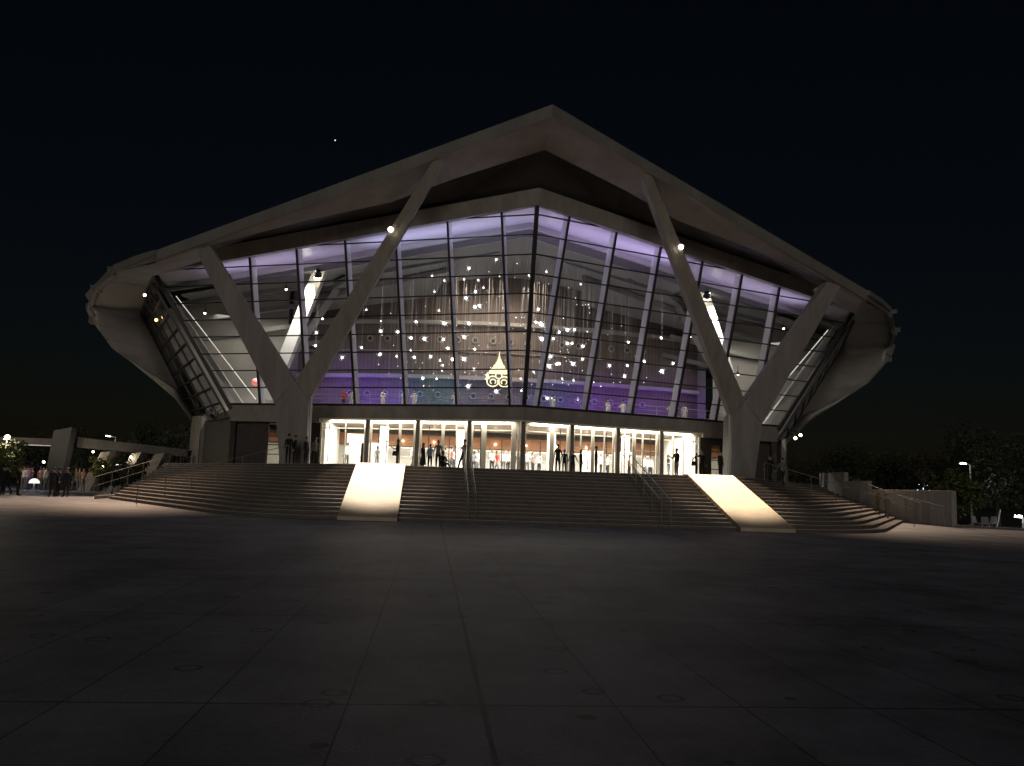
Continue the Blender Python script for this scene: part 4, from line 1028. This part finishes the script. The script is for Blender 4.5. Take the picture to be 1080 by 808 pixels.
area((0, 57.5, 15.5), (0, 58.2, 6), 24, 1, 420, (1,.93,.85), spread=50)  # added fill without a fixture, brightens the people upstairs
# purple / blue foyer accents
for px, y, c, pw in ((343,60,(.22,.05,1),260),(392,59.5,(.2,.06,1),280),(450,59.5,(.03,.6,1),120),(505,59,(.15,.25,1),110),(592,59,(.08,.15,1),170),(657,60,(.30,.03,1),230),(700,61,(.28,.05,1),150),(738,61,(.28,.05,1),170),(625,60,(.15,.06,1),110),(415,63,(.35,.15,1),90)):
    p = pg(px, 420, y, 6.6); spot(p, (p[0], p[1]+4.5, 7.3), pw*6, 62, c, 1, .15)
# side stairs floods: left at the shell lamp, right one added, no fixture there
spot((25.9,58.3,13.6), (22.5,46.0,.3), 10000, 54, (1,.72,.5), .9)
spot((-25.9,58.3,13.6), (-23.5,47.5,.3), 15000, 54, (1,.68,.46), .9)
# street lamps
p = world_at(8,460,62); point((p.x,61.5,p.z+.0), 500, (1,.85,.6), .3)
p = world_at(1018,489,64); point((p.x-.4,62.2,p.z-.9), 60, (.95,.97,.9), .15)
p = world_at(1076,545,56); point((p.x-.6,55.0,p.z), 25, (.85,.95,1), .15)
p = world_at(119,459,80); point((p.x,79.0,p.z-.9), 25, (.9,.95,1), .15)
for x, z, c, pw in ((-31.4,2.9,(1,.85,.6),26),(-28.6,2.6,(1,.85,.6),24),(-35.2,1.9,(.15,.1,1),14),(-38.5,3.0,(1,.85,.65),50)):
    point((x,66.1,z), pw, c, .1)
p = world_at(1006,508,54); 
# night glow of the town and moon: one soft lamp from behind the camera
l = bpy.data.lights.new('moon', 'SUN'); l.energy = .30; l.angle = R(18); l.color = (1,.9,.79); mo = bpy.data.objects.new('moon_light', l); COL.objects.link(mo)
el, az = 13., 187.   # from behind the camera, a little to the left
dirv = Vector((math.sin(R(az))*math.cos(R(el)), math.cos(R(az))*math.cos(R(el)), math.sin(R(el))))
mo.rotation_euler = (-dirv).to_track_quat('-Z', 'Y').to_euler()

W_ = bpy.data.worlds.new('World'); S.world = W_; W_.use_nodes = True; nt = W_.node_tree
bg = nt.nodes['Background']; sky = nt.nodes.new('ShaderNodeTexSky'); sky.sky_type = 'NISHITA'; sky.sun_disc = False
sky.sun_elevation = R(el); sky.sun_rotation = R(az); sky.altitude = 0; sky.air_density = 1.5; sky.dust_density = .3; sky.ozone_density = 4
tn = nt.nodes.new('ShaderNodeMixRGB'); tn.blend_type = 'MULTIPLY'; tn.inputs[0].default_value = 1; tn.inputs[2].default_value = (1.05,.95,1.02,1)
nt.links.new(sky.outputs[0], tn.inputs[1]); nt.links.new(tn.outputs[0], bg.inputs[0]); bg.inputs[1].default_value = .0009

# ------------------------------------------------------------------ camera
cam = bpy.data.cameras.new('cam'); co = bpy.data.objects.new('camera', cam); COL.objects.link(co); S.camera = co
cam.sensor_fit = 'HORIZONTAL'; cam.sensor_width = 36; cam.lens = 36*_f/1080; cam.clip_end = 4000; cam.clip_start = .05
fw = Vector((math.sin(_y)*math.cos(_p), math.cos(_y)*math.cos(_p), math.sin(_p))); rt_ = Vector((math.cos(_y), -math.sin(_y), 0)); up = rt_.cross(fw)
# image rolled: X = cr*x - sr*y (y down) -> camera axes in world
cr, sr = math.cos(_r), math.sin(_r)
xr = rt_*cr + up*sr; yu = up*cr - rt_*sr
mt = Matrix((( xr.x, yu.x, -fw.x, CX), (xr.y, yu.y, -fw.y, 0), (xr.z, yu.z, -fw.z, CH), (0,0,0,1)))
co.matrix_world = mt
S.view_settings.view_transform = 'Standard'; S.view_settings.look = 'None'; S.view_settings.exposure = 0; S.view_settings.gamma = 1
S.cycles.use_denoising = True
try: S.cycles.denoiser = 'OPENIMAGEDENOISE'
except Exception: pass
S.cycles.max_bounces = 8; S.cycles.transparent_max_bounces = 16; S.cycles.sample_clamp_indirect = 3; S.cycles.caustics_reflective = False
